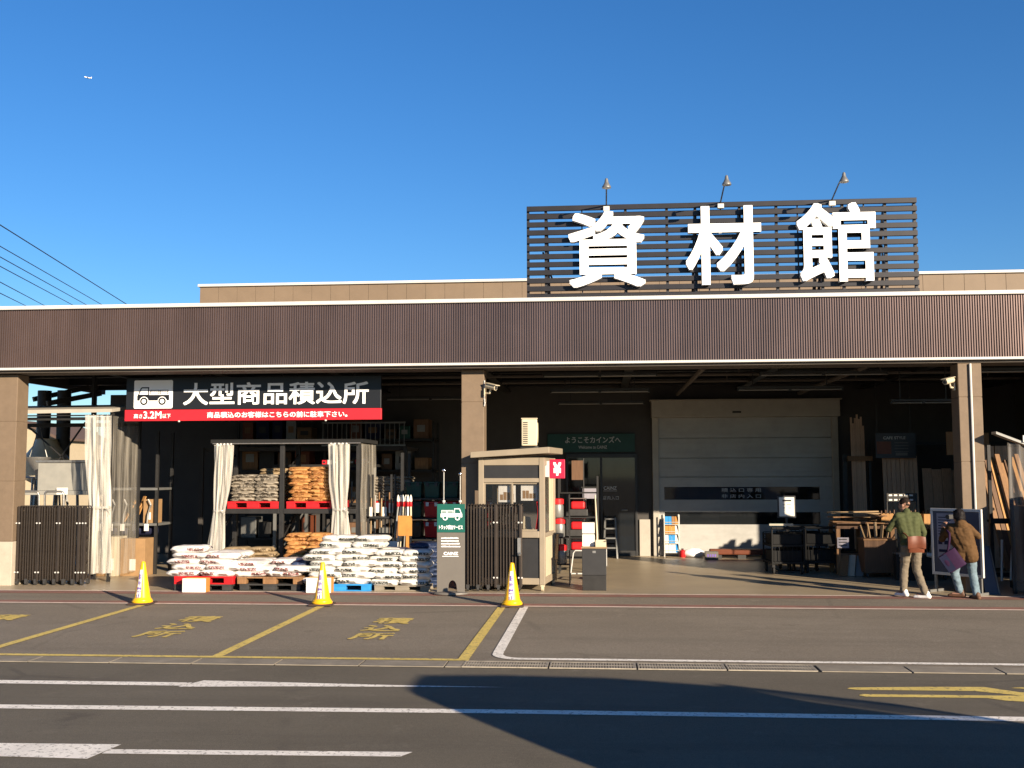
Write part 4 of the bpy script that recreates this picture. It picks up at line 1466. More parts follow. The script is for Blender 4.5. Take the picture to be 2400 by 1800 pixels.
# two metal poles with ball tops
for x, y, z, lb in ((-3.0, 20.3, 2.25, 'taller'), (-2.69, 20.35, 2.18, 'shorter')):
    t = thing('ball_topped_pole', lb + ' slim metal pole with a shiny ball top behind the truck rental sign', 'pole', (x, y, 0), 0, 'ball-topped poles by the folding gate')
    mb = MB()
    mb.tube([(0, 0, .02), (0, 0, z - .05)], .013, 10)
    mb.build('pole', 'galvanised', t, smooth=40)
    mb = MB()
    mb.ell((0, 0, z - .02), .036, .036, .036, 14, 8)
    mb.build('ball', 'chrome', t, smooth=60)
    mb = MB()
    mb.lathe([(.03, 1.62), (.03, 1.66)], 12)
    mb.build('collar', 'trim_white', t, smooth=40)
    mb = MB()
    mb.lathe([(.12, 0), (.12, .015), (.02, .03)], 16)
    mb.build('base', 'steel_dark', t, smooth=40)

# ================================================================== FOLDING GATES
def folding_gate(label, loc, width, h, n, deep, posts, seed):
    t = thing('folding_gate', label, 'gate', loc, 0, 'folded accordion gates')
    r = random.Random(seed)
    step = width / (n - 1)
    bars = []
    for k in range(n):
        x = k * step
        mb = MB()
        zt = h - .05 + (.012 if k % 2 else 0)
        mb.box(-.011, .011, -.03, .03, .09, zt)
        mb.box(-.011, .011, deep - .03, deep + .03, .09, zt - .01)
        mb.tube([(0, -.022, zt), (0, .03, zt + .03), (0, deep - .03, zt + .03), (0, deep + .02, zt - .01)], .012, 8)
        if not bars:
            bars.append(mb.build('bar', 'gate_bronze', t, loc=(x, 0, 0), bevel=.003))
        else:
            o = bars[0].copy()
            COL.objects.link(o)
            o.parent = t
            o.location = (x, r.uniform(-.012, .012), 0)
    mb = MB()
    for a, b in zip(posts[:-1], posts[1:]):
        for k in range(5):
            z0 = .2 + k * (h - .35) / 5
            z1 = z0 + (h - .35) / 5
            mb.bar((a, deep * .5, z0), (b, deep * .5 + .03, z1), .022, .008).bar((a, deep * .5 + .03, z1), (b, deep * .5, z0), .022, .008)
    mb.build('lattice', 'gate_bronze', t)
    for x in posts:
        mb = MB()
        mb.box(x - .022, x + .022, -.055, -.032, .07, h - .02)
        mb.build('post', 'gate_bronze', t, bevel=.004)
        for z in (.25, h - .35):
            mb = MB()
            mb.tube([(x - .03, -.06, z), (x - .03, -.07, z)], .016, 10).tube([(x + .03, -.06, z), (x + .03, -.07, z)], .016, 10)
            mb.build('rivet', 'trim_white', t, smooth=40)
    k = 0
    while k * .19 <= width + .01:
        x = k * .19
        for y in (-.02, deep):
            mb = MB()
            mb.tube([(x - .02, y, .045), (x + .02, y, .045)], .045, 12)
            mb.box(x - .03, x + .03, y - .03, y + .03, .06, .12)
            mb.build('caster', 'black_plastic', t, smooth=40)
        k += 1
    return t
folding_gate('neatly folded dark bronze accordion gate beside the left column', (-11.50, 20.42, .004), 1.36, 1.56, 27, .22, (0, .42, .83, 1.24, 1.36), 1)
g = folding_gate('folded dark bronze accordion gate between the grey sign stand and the booth', (-2.48, 19.86, .004), 1.0, 1.61, 19, .22, (.52, .98), 2)
mb = MB()
mb.box(.93, .99, -.10, -.06, .66, .98)
mb.tube([(.96, -.1, .70), (.96, -.16, .70), (1.0, -.17, .70)], .018, 8)
mb.build('lock', 'galvanised', g, smooth=40)

# ================================================================== TRUCK RENTAL SIGN STAND
T = thing('rental_sign_stand', 'tall grey sign stand with a green truck panel on a round base', 'sign stand', (-2.705, 19.2, .012))
mb = MB()
out = [(-.252, .02), (-.252, 1.10), (.252, 1.10), (.252, .02), (.12, .02)] + [(.03 + .075 * math.cos(a * math.pi / 10), .13 + .12 * math.sin(a * math.pi / 10)) for a in range(0, 11)] + [(-.05, .02)]
mb.prism(out, -.012, .012)
mb.build('panel', 'stand_grey', T, bevel=.003)
mb = MB()
mb.box(-.252, .252, -.016, .016, 1.102, 1.61)
gp = mb.build('green_panel', 'stand_green', T, bevel=.003)
a, b = truck_marks(None, None, True, .205, 1.315, .42, -.017)
a.build('truck', 'letter_white', gp)
b.build('truck_cutout', 'stand_green', gp)
mb = MB()
lettering(mb, 'トラック貸出サービス', -.215, .215, 1.155, 1.235, -.018, .002, bold=.035)
mb.build('headline', 'letter_white', T, fix=False)
mb = MB()
r = random.Random(4)
for k in range(4):
    x = -.175
    while x < .17 - (.03 if k < 3 else 0):
        w_ = r.uniform(.014, .024)
        mb.box(x, x + w_, -.014, -.0125, .99 - k * .05, .99 - k * .05 + r.uniform(.018, .026))
        x += w_ + .005
lettering(mb, 'CAINZ', -.13, .13, .70, .755, -.0135, .002, bold=.035)
mb.box(-.155, .14, -.014, -.0125, .672, .682)
mb.build('small_lettering', 'letter_white', T, fix=False)
mb = MB()
mb.lathe([(.30, 0), (.32, .015), (.31, .04), (.05, .06)], 32)
mb.v = [(x * 1.0, y * .6, z) for x, y, z in mb.v]
mb.build('base', 'stand_grey', T, smooth=35)

# ================================================================== BOOTH
T = thing('cashier_booth', 'small beige attendant booth on casters with dark panels and sliding windows', 'booth', (-1.60, 20.55, 0), rad(-7))
w2, d2 = .58, .58
mb = MB()
for x in (-w2, w2):
    for y in (-d2, d2):
        mb.box(x - .05, x + .05, y - .05, y + .05, .12, 2.46)
mb.box(-w2 + .05, w2 - .05, -d2 - .04, -d2 + .04, .12, .24).box(-w2 + .05, w2 - .05, -d2 - .04, -d2 + .04, 2.32, 2.46).box(-w2 + .05, w2 - .05, -d2 - .04, -d2 + .04, 2.00, 2.08)
mb.box(-w2 + .05, w2 - .05, -d2 - .07, -d2 + .04, .98, 1.10)
mb.box(-w2 + .05, w2 - .05, d2 - .04, d2 + .04, .12, .24).box(-w2 + .05, w2 - .05, d2 - .04, d2 + .04, 2.32, 2.46)
for s in (-1, 1):
    mb.box(s * w2 - .04, s * w2 + .04, -d2 + .05, d2 - .05, .12, .24).box(s * w2 - .04, s * w2 + .04, -d2 + .05, d2 - .05, 2.32, 2.46).box(s * w2 - .04, s * w2 + .04, -d2 + .05, d2 - .05, .98, 1.06)
mb.build('frame', 'booth_beige', T, bevel=.008)
mb = MB()
mb.box(-w2 + .05, w2 - .05, -d2 - .02, -d2 + .01, 2.082, 2.318)
mb.build('upper_panel', 'booth_dark', T)
mb = MB()
mb.box(-w2 + .05, w2 - .05, -d2 - .02, -d2 + .01, .242, .978)
mb.build('lower_panel', 'booth_dark', T)
mb = MB()
mb.box(w2 - .02, w2 + .02, -d2 + .05, d2 - .05, .242, .978).box(w2 - .02, w2 + .02, .25, d2 - .05, 1.062, 2.318)
mb.build('side_panel', 'cream_paint', T)
mb = MB()
mb.box(-w2 + .05, w2 - .05, d2 - .02, d2 + .01, .242, .98).box(-w2 + .05, w2 - .05, d2 - .02, d2 + .01, 2.05, 2.318)
mb.box(-w2 - .01, -w2 + .02, -d2 + .05, d2 - .05, .242, .98).box(-w2 - .01, -w2 + .02, -d2 + .05, d2 - .05, 2.05, 2.318)
mb.box(-w2 + .05, w2 - .05, -d2 + .05, d2 - .05, .14, .2)
mb.box(-w2 + .06, w2 - .06, -d2 + .06, -d2 + .45, .90, .94)
mb.build('inner_wall', 'booth_beige', T)
for k, (a, b, y) in enumerate(((-w2 + .05, .03, -d2 + .0), (-.03, w2 - .05, -d2 + .022))):
    mb = MB()
    mb.box(a, b, y - .012, y - .006, 1.13, 1.97)
    wn = mb.build('window', 'window_glass', T)
    mb = MB()
    mb.box(a, a + .03, y - .02, y + .0, 1.102, 1.998).box(b - .03, b, y - .02, y, 1.102, 1.998).box(a + .03, b - .03, y - .02, y, 1.102, 1.13).box(a + .03, b - .03, y - .02, y, 1.97, 1.998)
    mb.build('window_frame', 'booth_beige', wn)
mb = MB()
mb.box(w2 - .03, w2 - .024, -d2 + .05, .25, 1.062, 2.318)
mb.build('side_window', 'window_glass', T)
mb = MB()
mb.add([(-.75, -.78, 2.46), (.75, -.78, 2.54), (.75, .8, 2.54), (-.75, .8, 2.46), (-.75, -.78, 2.57), (.75, -.78, 2.655), (.75, .8, 2.655), (-.75, .8, 2.57)],
       [(3, 2, 1, 0), (4, 5, 6, 7), (0, 1, 5, 4), (1, 2, 6, 5), (2, 3, 7, 6), (3, 0, 4, 7)])
mb.build('roof', 'booth_beige', T, bevel=.01)
for sx in (-w2, w2):
    for y in (-d2, d2):
        mb = MB()
        mb.tube([(sx - .02, y, .055), (sx + .02, y, .055)], .052, 14).box(sx - .035, sx + .035, y - .03, y + .03, .085, .119)
        mb.build('caster', 'cream_paint', T, smooth=40)
# sheets, person-sized things inside the booth
def poster(label, x0, x1, z0, z1, y, seed):
    c = thing('poster', label, 'poster', (-1.60, 20.55, 0), rad(-7), 'posters in the booth window')
    mb = MB()
    mb.box(x0, x1, y, y + .003, z0, z1)
    mb.build('sheet', 'card_white', c)
    r = random.Random(seed)
    mb = MB()
    n = 4
    for k in range(n):
        a = x0 + .03 + k * (x1 - x0 - .06) / n
        mb.box(a, a + (x1 - x0 - .06) / n - .008, y - .002, y - .0005, z0 + .04, z0 + .04 + (z1 - z0) * r.uniform(.3, .5))
    mb.build('picture', 'cardboard', c)
poster('left poster with an orange picture inside the booth window', -.27, .06, 1.63, 1.95, -d2 + .07, 1)
poster('right poster with four small pictures inside the booth window', .16, .48, 1.66, 1.96, -d2 + .08, 2)
c = thing('cash_register', 'pale cash register on the counter inside the booth', 'cash register', (-1.60, 20.55, .945), rad(-7))
mb = MB()
mb.box(.12, .34, -.40, -.16, 0, .18).prism([(.14, .181), (.32, .181), (.30, .40), (.17, .42)], -.32, -.28)
mb.build('body', 'cream_paint', c, bevel=.01)
mb = MB()
mb.box(.14, .32, -.404, -.401, .04, .1)
mb.build('drawer', 'booth_dark', c)
c = thing('hanging_coat', 'dark red coat hanging inside the booth at the right window', 'coat', (-1.60, 20.55, 0), rad(-7))
mb = MB()
mb.grid(lambda u, v: (.34 + .12 * u + .02 * math.sin(v * 5), .12 + .04 * math.sin(u * 9), 1.62 - .6 * v), 12, 10)
mb.grid(lambda u, v: (.34 + .12 * u + .02 * math.sin(v * 5), .18 + .04 * math.sin(u * 9), 1.62 - .6 * v), 12, 10)
mb.build('coat_body', 'panel_red', c, smooth=50)

T = thing('outdoor_unit', 'cream air conditioner outdoor unit standing on the booth roof', 'air conditioner', (-1.38, 20.62, 2.66), rad(4))
mb = MB()
mb.box(-.15, .15, -.36, .36, .03, .54)
mb.build('body', 'cream_paint', T, bevel=.02)
mb = MB()
mb.box(-.158, .158, -.368, .368, .541, .56)
mb.build('top_plate', 'cream_paint', T, bevel=.008)
mb = MB()
for k in range(12):
    z = .07 + k * .036
    mb.box(-.156, -.1505, -.20, .20, z, z + .016)
    mb.box(-.12, -.03, -.366, -.3605, z, z + .018)
mb.build('louvres', 'booth_dark', T)
mb = MB()
mb.lathe([(.2, 0), (.2, .012), (.19, .02), (.02, .02)], 24)
mb.v = [(.151 + z, y, .29 + x) for x, y, z in mb.v]
mb.build('fan_grille', 'cream_paint', T, smooth=40)
mb = MB()
for y in (-.25, .25):
    mb.box(-.17, .17, y - .03, y + .03, 0, .029)
mb.build('feet', 'black_plastic', T)
T = thing('yen_sign', 'square red sign with a white yen mark projecting from the booth', 'sign', (-.825, 20.2, 2.25))
mb = MB()
mb.box(-.145, .145, -.03, .03, -.18, .18)
mb.build('panel', 'yen_red', T, bevel=.01)
mb = MB()
lettering(mb, '¥', -.075, .075, -.125, .125, -.033, .002, bold=.045)
mb.build('yen_mark', 'letter_white', T, fix=False)
mb = MB()
mb.box(-.24, -.146, -.02, .02, -.15, .15)
mb.build('bracket', 'trim_white', T)
T = thing('banner_sign', 'dim reddish banner behind the yen sign', 'banner', (-.55, 24.4, 2.25))
mb = MB()
mb.box(-.12, .14, 0, .02, -.24, .2)
mb.build('cloth', 'timber_dark', T)  # dark brown stands in for red cloth hanging in shadow
mb = MB()
mb.tube([(.15, .01, -2.25), (.15, .01, .25)], .012, 8)
mb.build('pole', 'steel_dark', T)

# gas canister display beside the booth
for k, (z, lb) in enumerate(((.40, 'lowest'), (.92, 'middle'), (1.30, 'topmost'))):
    t = thing('canister', lb + ' red and grey canister on the rack beside the booth', 'canister', (-.86 + .03 * (2 - k), 21.15, z), 0, 'red and grey canisters beside the booth')
    mb = MB()
    mb.lathe([(.10, 0), (.115, .02), (.115, .22), (.10, .26)], 18)
    mb.build('body', 'pipe_grey', t, smooth=40)
    mb = MB()
    mb.lathe([(.118, .261), (.12, .30), (.12, .36), (.08, .375)], 18)
    mb.build('lid', 'red_plastic', t, smooth=40)
T = thing('canister_rack', 'narrow metal rack holding red and grey canisters by the booth', 'rack', (-.82, 21.2, 0))
mb = MB()
for x in (-.17, .19):
    for y in (-.16, .14):
        mb.box(x - .01, x + .01, y - .01, y + .01, 0, 1.75)
for z in (.39, .91, 1.29):
    mb.box(-.17, .19, -.16, .14, z - .012, z - .002)
mb.build('frame', 'steel_dark', T)
T = thing('wooden_post', 'pale wooden post leaning against the canister rack', 'post', (-.88, 20.9, 0))
mb = MB()
mb.bar((0, 0, .5), (.02, .1, .98), .05)
mb.bar((-.01, 0, .1), (0, 0, .5), .03)
mb.build('handle', 'timber_pale', T)
for k in range(3):
    t = thing('motor_tool', ['lowest', 'middle', 'topmost'][k] + ' red and black motor tool on the dark shelf left of the glass door', 'motor tool', (-.52, 23.6, .35 + .44 * k), 0, 'red motor tools on the dark shelf')
    mb = MB()
    mb.box(-.2, .22, -.18, .18, 0, .15)
    mb.build('base', 'black_plastic', t, bevel=.02)
    mb = MB()
    mb.box(-.15, .16, -.16, .14, .151, .32)
    mb.build('motor_cover', 'red_plastic', t, bevel=.04)
    mb = MB()
    mb.tube([(-.18, 0, .15), (-.18, 0, .38), (.18, 0, .38), (.18, 0, .15)], .014, 8)
    mb.build('handle', 'galvanised', t, smooth=40)
T = thing('motor_tool_shelf', 'dark shelf holding red motor tools left of the glass door', 'shelf', (-.5, 23.6, 0))
mb = MB()
for x in (-.42, .42):
    for y in (-.28, .28):
        mb.box(x - .02, x + .02, y - .02, y + .02, 0, 2.1)
mb.build('posts', 'steel_dark', T)
for z in (.34, .78, 1.22, 1.75):
    mb = MB()
    mb.box(-.4, .4, -.27, .27, z - .025, z - .003)
    mb.build('shelf_board', 'steel_dark', T)
T = thing('hand_truck', 'thin white tubular cart standing before the motor tools', 'cart', (-.42, 21.9, 0))
mb = MB()
mb.tube([(-.22, 0, .12), (-.16, 0, .55), (-.12, 0, .6), (.16, 0, .6), (.2, 0, .55), (.24, 0, .12)], .014, 8)
mb.tube([(-.22, .0, .12), (-.2, .4, .1), (.2, .4, .1), (.24, 0, .12)], .014, 8)
mb.build('frame', 'trim_white', T, smooth=40)
mb = MB()
for x in (-.22, .24):
    mb.tube([(x - .015, 0, .08), (x + .015, 0, .08)], .075, 12)
mb.build('wheels', 'rubber', T, smooth=40)

# ================================================================== DARK COUNTER WITH TRAYS
T = thing('counter_box', 'dark grey cabinet with a pale top standing right of the booth', 'cabinet', (-.145, 20.22, .004))
mb = MB()
mb.box(-.225, .225, -.2, .2, .28, .77)
mb.build('body', 'booth_dark', T, bevel=.008)
mb = MB()
mb.box(-.222, .222, -.197, .197, 0, .278)
mb.build('plinth', 'steel_dark', T, bevel=.006)
mb = MB()
mb.box(-.24, .24, -.215, .215, .772, .80)
mb.build('top', 'timber_pale', T, bevel=.004)
mb = MB()
mb.box(-.03, .03, -.204, -.2005, .69, .73)
mb.build('lock_plate', 'galvanised', T)
mb = MB()
mb.box(.228, .236, -.19, .0, .45, .76)
mb.build('side_notice', 'card_white', T)
for k, (z0, z1) in enumerate(((.805, 1.03), (1.045, 1.25))):
    t = thing('notice_box', ['lower', 'upper'][k] + ' cream box of the two stacked on the dark cabinet', 'box', (-.25, 20.25, z0), 0, 'cream boxes on the dark cabinet')
    mb = MB()
    mb.box(-.115, .115, -.1, .1, 0, z1 - z0)
    mb.build('body', 'card_white', t, bevel=.005)
    mb = MB()
    mb.box(-.116, .116, -.102, .102, z1 - z0 + .001, z1 - z0 + .012)
    mb.build('lid', 'steel_dark', t)
T = thing('paper_tray', 'shallow cream tray on the right of the dark cabinet top', 'tray', (-.02, 20.2, .805))
mb = MB()
mb.box(-.1, .1, -.18, .18, 0, .02).box(-.1, .1, -.18, -.165, .02, .09).box(-.1, .1, .165, .18, .02, .11).box(-.1, -.09, -.165, .165, .02, .1).box(.09, .1, -.165, .165, .02, .1)
mb.build('tray', 'cream_paint', T, bevel=.004)
T = thing('slim_post', 'slim white tapering post behind the cream boxes', 'post', (-.09, 20.5, 0))
mb = MB()
mb.tube([(0, 0, 0), (0, 0, 1.0), (-.03, .02, 1.75)], .03, 10, .012)
mb.build('post', 'cream_paint', T, smooth=40)
T = thing('notice_paper', 'white paper notice hung before the dark left door leaf', 'notice', (-.28, 25.5, 1.68))
mb = MB()
mb.box(-.16, .16, 0, .006, -.12, .12)
mb.build('sheet', 'poster_paper', T)
mb = MB()
mb.box(.17, .2, .01, .04, -1.68, .4).box(-.2, .17, .01, .03, .13, .16)
mb.build('board', 'steel_dark', T)
T = thing('step_ladder', 'silver folding step ladder standing before the glass door', 'ladder', (.22, 27.6, 0))
mb = MB()
for s in (-1, 1):
    mb.bar((s * .17, -.25, 0), (s * .13, .05, 1.02), .04, .02).bar((s * .15, .4, 0), (s * .12, .08, 1.0), .03, .02)
mb.build('rails', 'pipe_grey', T)  # duller grey than silver, painting in the dimness behind the glass
for k in range(4):
    mb = MB()
    z = .25 + .24 * k
    y = -.25 + .3 * z / 1.02
    mb.box(-.13, .13, y - .06, y + .06, z, z + .035)
    mb.build('step', 'pipe_grey', T)

# ================================================================== GOODS IN FRONT OF THE SHUTTER
T = thing('brochure_rack', 'white wire rack of colourful leaflets at the left foot of the shutter', 'leaflet rack', (1.80, 28.08, .004))
mb = MB()
for x in (-.19, .19):
    mb.box(x - .012, x + .012, -.14, -.116, 0, 1.08).box(x - .012, x + .012, .1, .124, 0, 1.08)
for k in range(4):
    mb.box(-.178, .178, -.14, .11, .1 + .24 * k, .112 + .24 * k).box(-.178, .178, -.15, -.141, .16 + .24 * k, .172 + .24 * k)
mb.build('frame', 'trim_white', T)
cols = ['cardboard_orange', 'blue_plastic', 'card_white', 'card_white', 'panel_red', 'cardboard', 'blue_plastic', 'card_white']
r = random.Random(3)
for k in range(4):
    for i in range(4):
        mb = MB()
        x = -.17 + .087 * i
        z = .113 + .24 * k
        mb.add([(x, -.13, z), (x + .08, -.13, z), (x + .08, -.07 + .1 * 0, z + .20), (x, -.07, z + .20), (x, -.11, z), (x + .08, -.11, z), (x + .08, -.04, z + .20), (x, -.04, z + .20)],
               [(0, 1, 2, 3), (7, 6, 5, 4), (0, 4, 5, 1), (1, 5, 6, 2), (2, 6, 7, 3), (3, 7, 4, 0)])
        m = ['card_white', 'blue_plastic', 'cardboard_orange', 'timber'][k] if r.random() < .55 else r.choice(cols)
        mb.build('leaflets', m, T)
T = thing('wrapped_sheet', 'crumpled white cloth bundle on the floor at the foot of the shutter', 'bundle', (2.32, 27.95, .004))
mb = MB()
mb.ell((0, 0, .10), .26, .16, .12, 18, 10)
mb.v = [(x + .12 * max(0, x) * 2, y, max(0, z + .03 * noise.noise(Vector((x * 9, y * 9, z * 9))))) for x, y, z in mb.v]
mb.build('cloth', 'letter_white', T, smooth=60)
T = thing('red_can', 'small red can on the floor beside the leaflet rack', 'can', (2.06, 27.9, .004))
mb = MB()
mb.lathe([(.07, 0), (.075, .01), (.075, .16), (.03, .19)], 14)
mb.build('body', 'red_plastic', T, smooth=40)
mb = MB()
mb.lathe([(.03, .19), (.03, .22)], 10)
mb.build('cap', 'black_plastic', T, smooth=40)
T = thing('corner_guard', 'long low rust-coloured guard rail on black feet along the foot of the shutter', 'guard rail', (4.0, 27.5, .004))
mb = MB()
mb.box(-1.3, 1.95, -.12, .12, .10, .24)
mb.build('rail', 'bag_leather', T, bevel=.03)
mb = MB()
for k in range(6):
    mb.box(-1.2 + k * .6, -1.0 + k * .6, -.1, .1, 0, .099)
mb.build('feet', 'black_plastic', T)
T = thing('marked_crate', 'small pale crate with dark marks left of the rust-coloured guard rail', 'crate', (2.72, 27.2, .004))
mb = MB()
mb.box(-.16, .16, -.12, .12, 0, .20)
mb.build('body', 'stand_grey', T, bevel=.006)
mb = MB()
for k in range(4):
    mb.box(-.11 + k * .06, -.075 + k * .06, -.122, -.1205, .07, .14)
mb.build('print', 'print_purple', T)

# carts with a notice on a post
T = thing('notice_stand', 'sunlit cream notice board on a dark post beside the carts', 'notice board', (4.055, 24.0, .004))
mb = MB()
mb.box(-.165, .165, -.012, .012, 1.20, 1.62)
mb.build('board', 'card_white', T, bevel=.012)
mb = MB()
for k, (a, b, z, h) in enumerate(((-.09, .1, 1.53, .035), (-.09, -.03, 1.45, .012), (.0, .09, 1.45, .012), (-.08, -.04, 1.38, .014), (.03, .09, 1.38, .012))):
    mb.box(a, b, -.0145, -.013, z, z + h)
mb.build('print', 'steel_dark', T)
mb = MB()
mb.box(-.195, .195, .013, .03, 1.17, 1.65).box(-.02, .02, .031, .05, .05, 1.5).box(-.25, .25, -.2, .25, 0, .03)
mb.build('post', 'black_paint', T)

def flat_cart(label, loc, rz):
    t = thing('platform_cart', label, 'cart', loc, rz, 'black platform carts before the shutter')
    mb = MB()
    for z in (.22, .58):
        mb.box(-.36, .36, -.42, .42, z, z + .05)
    mb.box(-.31, .31, -.38, .36, .272, .50).box(-.31, .31, -.38, .36, .632, .84)
    mb.build('deck', 'shade_black', t, bevel=.015)  # deep black stands in for the shade over the carts
    mb = MB()
    for x in (-.34, .34):
        mb.tube([(x, -.42, .2), (x, -.44, .95), (x, -.40, 1.0)], .02, 8)
        mb.tube([(x, .40, .2), (x, .40, .85)], .02, 8)
        mb.tube([(x, -.42, .86), (x, .40, .82)], .014, 8)
        mb.tube([(x, -.42, .72), (x, .40, .70)], .014, 8)
    mb.tube([(-.34, -.43, .98), (.34, -.43, .98)], .024, 10)
    for k in range(5):
        z = .66 + .05 * k
        mb.tube([(-.34, .40, z), (.34, .40, z)], .009, 6)
    for k in range(7):
        x = -.28 + k * .093
        mb.tube([(x, .40, .6), (x, .40, .85)], .008, 6).tube([(x, -.42, .25), (x, -.43, .58)], .008, 6)
    mb.build('frame', 'shade_black', t, smooth=40)
    mb = MB()
    mb.tube([(-.24, -.43, .98), (.24, -.43, .98)], .03, 10)
    mb.build('handle_grip', 'shade_black', t, smooth=40)
    for x in (-.3, .3):
        for y in (-.34, .34):
            mb = MB()
            mb.tube([(x - .018, y, .08), (x + .018, y, .08)], .08, 16)
            mb.box(x - .03, x + .03, y - .03, y + .03, .13, .219)
            mb.build('wheel', 'rubber', t, smooth=40)
    return t
c = flat_cart('black platform cart nearest the sunlit notice board', (3.92, 23.75, .004), rad(4))
o = dup(c, (4.35, 24.45, .004), rad(8), 'black platform cart pushed in between two others')
o = dup(c, (4.75, 24.0, .004), rad(-6), 'black platform cart at the right end nearest the timber shelf')
T = thing('cart_label_bar', 'pale plastic label strip lying on the handle of the left cart', 'label', (3.80, 23.30, 1.035))
mb = MB()
mb.box(-.24, .26, -.02, .02, 0, .05)
mb.build('strip', 'stand_green', T)
mb = MB()
mb.box(-.24, .26, -.0225, -.0205, .005, .045)
mb.build('card', 'column_base', T)

# ================================================================== TIMBER YARD AT THE RIGHT
def boards(label, x0, x1, y, z0, z1, n, m, lean=.0, group='upright boards in the timber yard', vary=.06, dx=0.):
    r = random.Random(int(x0 * 100))
    w_ = (x1 - x0) / n
    for k in range(n):
        h = z1 - r.uniform(0, vary)
        mb = MB()
        mb.add([(.004, 0, z0), (w_ - .004, 0, z0), (w_ - .004, .03, z0), (.004, .03, z0), (.004 + dx, lean, h), (w_ - .004 + dx, lean, h), (w_ - .004 + dx, lean + .03, h), (.004 + dx, lean + .03, h)],
               [(3, 2, 1, 0), (4, 5, 6, 7), (0, 1, 5, 4), (1, 2, 6, 5), (2, 3, 7, 6), (3, 0, 4, 7)])
        o = mb.build('timber_board', m, loc=(x0 + k * w_, y + r.uniform(-.03, .03), 0), bevel=.003)
        tag(o, label + ', ' + ('leftmost' if k == 0 else 'rightmost' if k == n - 1 else (ORD[k] if k < 10 else 'inner') + ' from the left'), 'board', group)
boards('very tall narrow board in the bundle right of the shutter', 6.15, 6.5, 26.9, .3, 3.6, 7, 'timber_panel', .12, vary=.35)
boards('brown upright board under the hanging picture board', 6.80, 7.62, 26.5, .9, 2.60, 8, 'timber_panel', .10)
boards('wide pale-brown panel leaning behind the green-jacketed man', 7.72, 8.62, 26.4, .9, 2.26, 4, 'timber_panel', .15, vary=.05)
boards('tall plank standing behind the leaning beams', 7.95, 9.6, 24.6, .05, 2.75, 10, 'timber_panel', .12, 'planks behind the leaning beams')
boards('dark board in the low row under the picture board', 6.70, 7.66, 26.1, .05, .82, 7, 'timber_panel', .06, 'low boards under the picture board')
T = thing('board_hoop', 'wooden cross bar holding the very tall narrow boards', 'cross bar', (6.32, 26.85, 2.5))
mb = MB()
mb.box(-.30, .30, -.06, -.02, -.06, .06)
mb.build('bar', 'timber', T)
mb = MB()
for x in (-.28, .28):
    mb.box(x - .02, x + .02, -.0195, .35, -.05, .05)
mb.build('bracket', 'steel_dark', T)
T = thing('picture_board', 'dark hanging picture board with small white heading above the brown boards', 'sign', (7.02, 26.3, 2.8))
mb = MB()
mb.box(-.44, .50, 0, .03, -.30, .30)
mb.build('panel', 'black_paint', T)
mb = MB()
lettering(mb, 'CAFE STYLE', -.26, .26, .15, .22, -.002, .001, bold=.02)
mb.build('lettering', 'letter_grey', T, fix=False)
mb = MB()
mb.box(-.42, -.08, -.003, -.001, -.20, .10)
mb.build('photo', 'bag_leather', T)
mb = MB()
for k in range(4):
    mb.box(.0, .32, -.003, -.001, .06 - k * .07, .075 - k * .07)
mb.box(.02, .3, -.003, -.001, -.24, -.17)
mb.build('text_lines', 'stand_grey', T)
mb = MB()
mb.box(-.4, -.38, .031, .05, -.3, 1.6).box(.38, .4, .031, .05, -.3, 1.6)
mb.build('hanger', 'steel_dark', T)
T = thing('timber_shelf', 'dark steel cantilever shelf behind the upright boards', 'shelf', (7.3, 27.0, 0))
mb = MB()
for x in (6.6, 7.68, 8.75, 10.2):
    mb.box(x - .03, x + .03, 26.98, 27.04, 0, 2.95)
mb.box(5.95, 6.05, 27.0, 27.05, 0, 2.6)
mb.build('posts', 'steel_dark', T, world=True)
mb = MB()
mb.box(7.68, 10.2, 26.9, 27.04, 2.84, 2.90).box(6.6, 10.2, 26.2, 27.04, .84, .895).box(6.6, 10.2, 26.2, 27.04, .3, .36)
mb.build('shelf_board', 'steel_dark', T, world=True)
# low bench with lumber
T = thing('timber_trestle', 'brown wooden trestle carrying pale planks right of the shutter', 'trestle', (5.55, 23.6, 0))
for x in (4.98, 5.55, 6.10):
    for y in (23.25, 23.95):
        mb = MB()
        mb.box(x - .04, x + .04, y - .04, y + .04, 0, 1.038)
        mb.build('leg', 'timber', T, world=True)
mb = MB()
mb.box(4.95, 6.14, 23.2, 23.24, .98, 1.10).box(4.95, 6.14, 23.2, 24.0, 1.04, 1.08)
mb.box(4.95, 6.14, 23.25, 23.95, .42, .46)
mb.build('bench_top', 'timber_dark', T, world=True)
r = random.Random(9)
for k in range(9):
    mb = MB()
    L = r.uniform(.95, 1.2)
    mb.box(0, L, 0, .13, 0, .028)
    o = mb.build('plank', 'timber_pale' if k > 4 else 'timber', loc=(4.86 + r.uniform(-.05, .12), 23.22 + (k % 3) * .22, 1.112 + (k // 3) * .032 + .06 * (k // 3)), rz=r.uniform(-.05, .05), bevel=.003)
    o.rotation_euler[1] = r.uniform(-.04, .04)
    tag(o, f'pale plank on the trestle, {["lower", "middle", "upper"][k // 3]} layer, {["front", "centre", "back"][k % 3]} one', 'plank', 'planks on the trestle')
T = thing('wheeled_crate', 'brown plywood box on casters in front of the trestle', 'crate', (5.72, 23.0, .004))
mb = MB()
mb.box(-.33, .33, -.28, .28, .10, .80)
mb.build('box', 'timber_dark', T, bevel=.006)
mb = MB()
mb.box(-.345, .345, -.295, .295, .76, .795)
mb.build('rim', 'timber', T, bevel=.004)
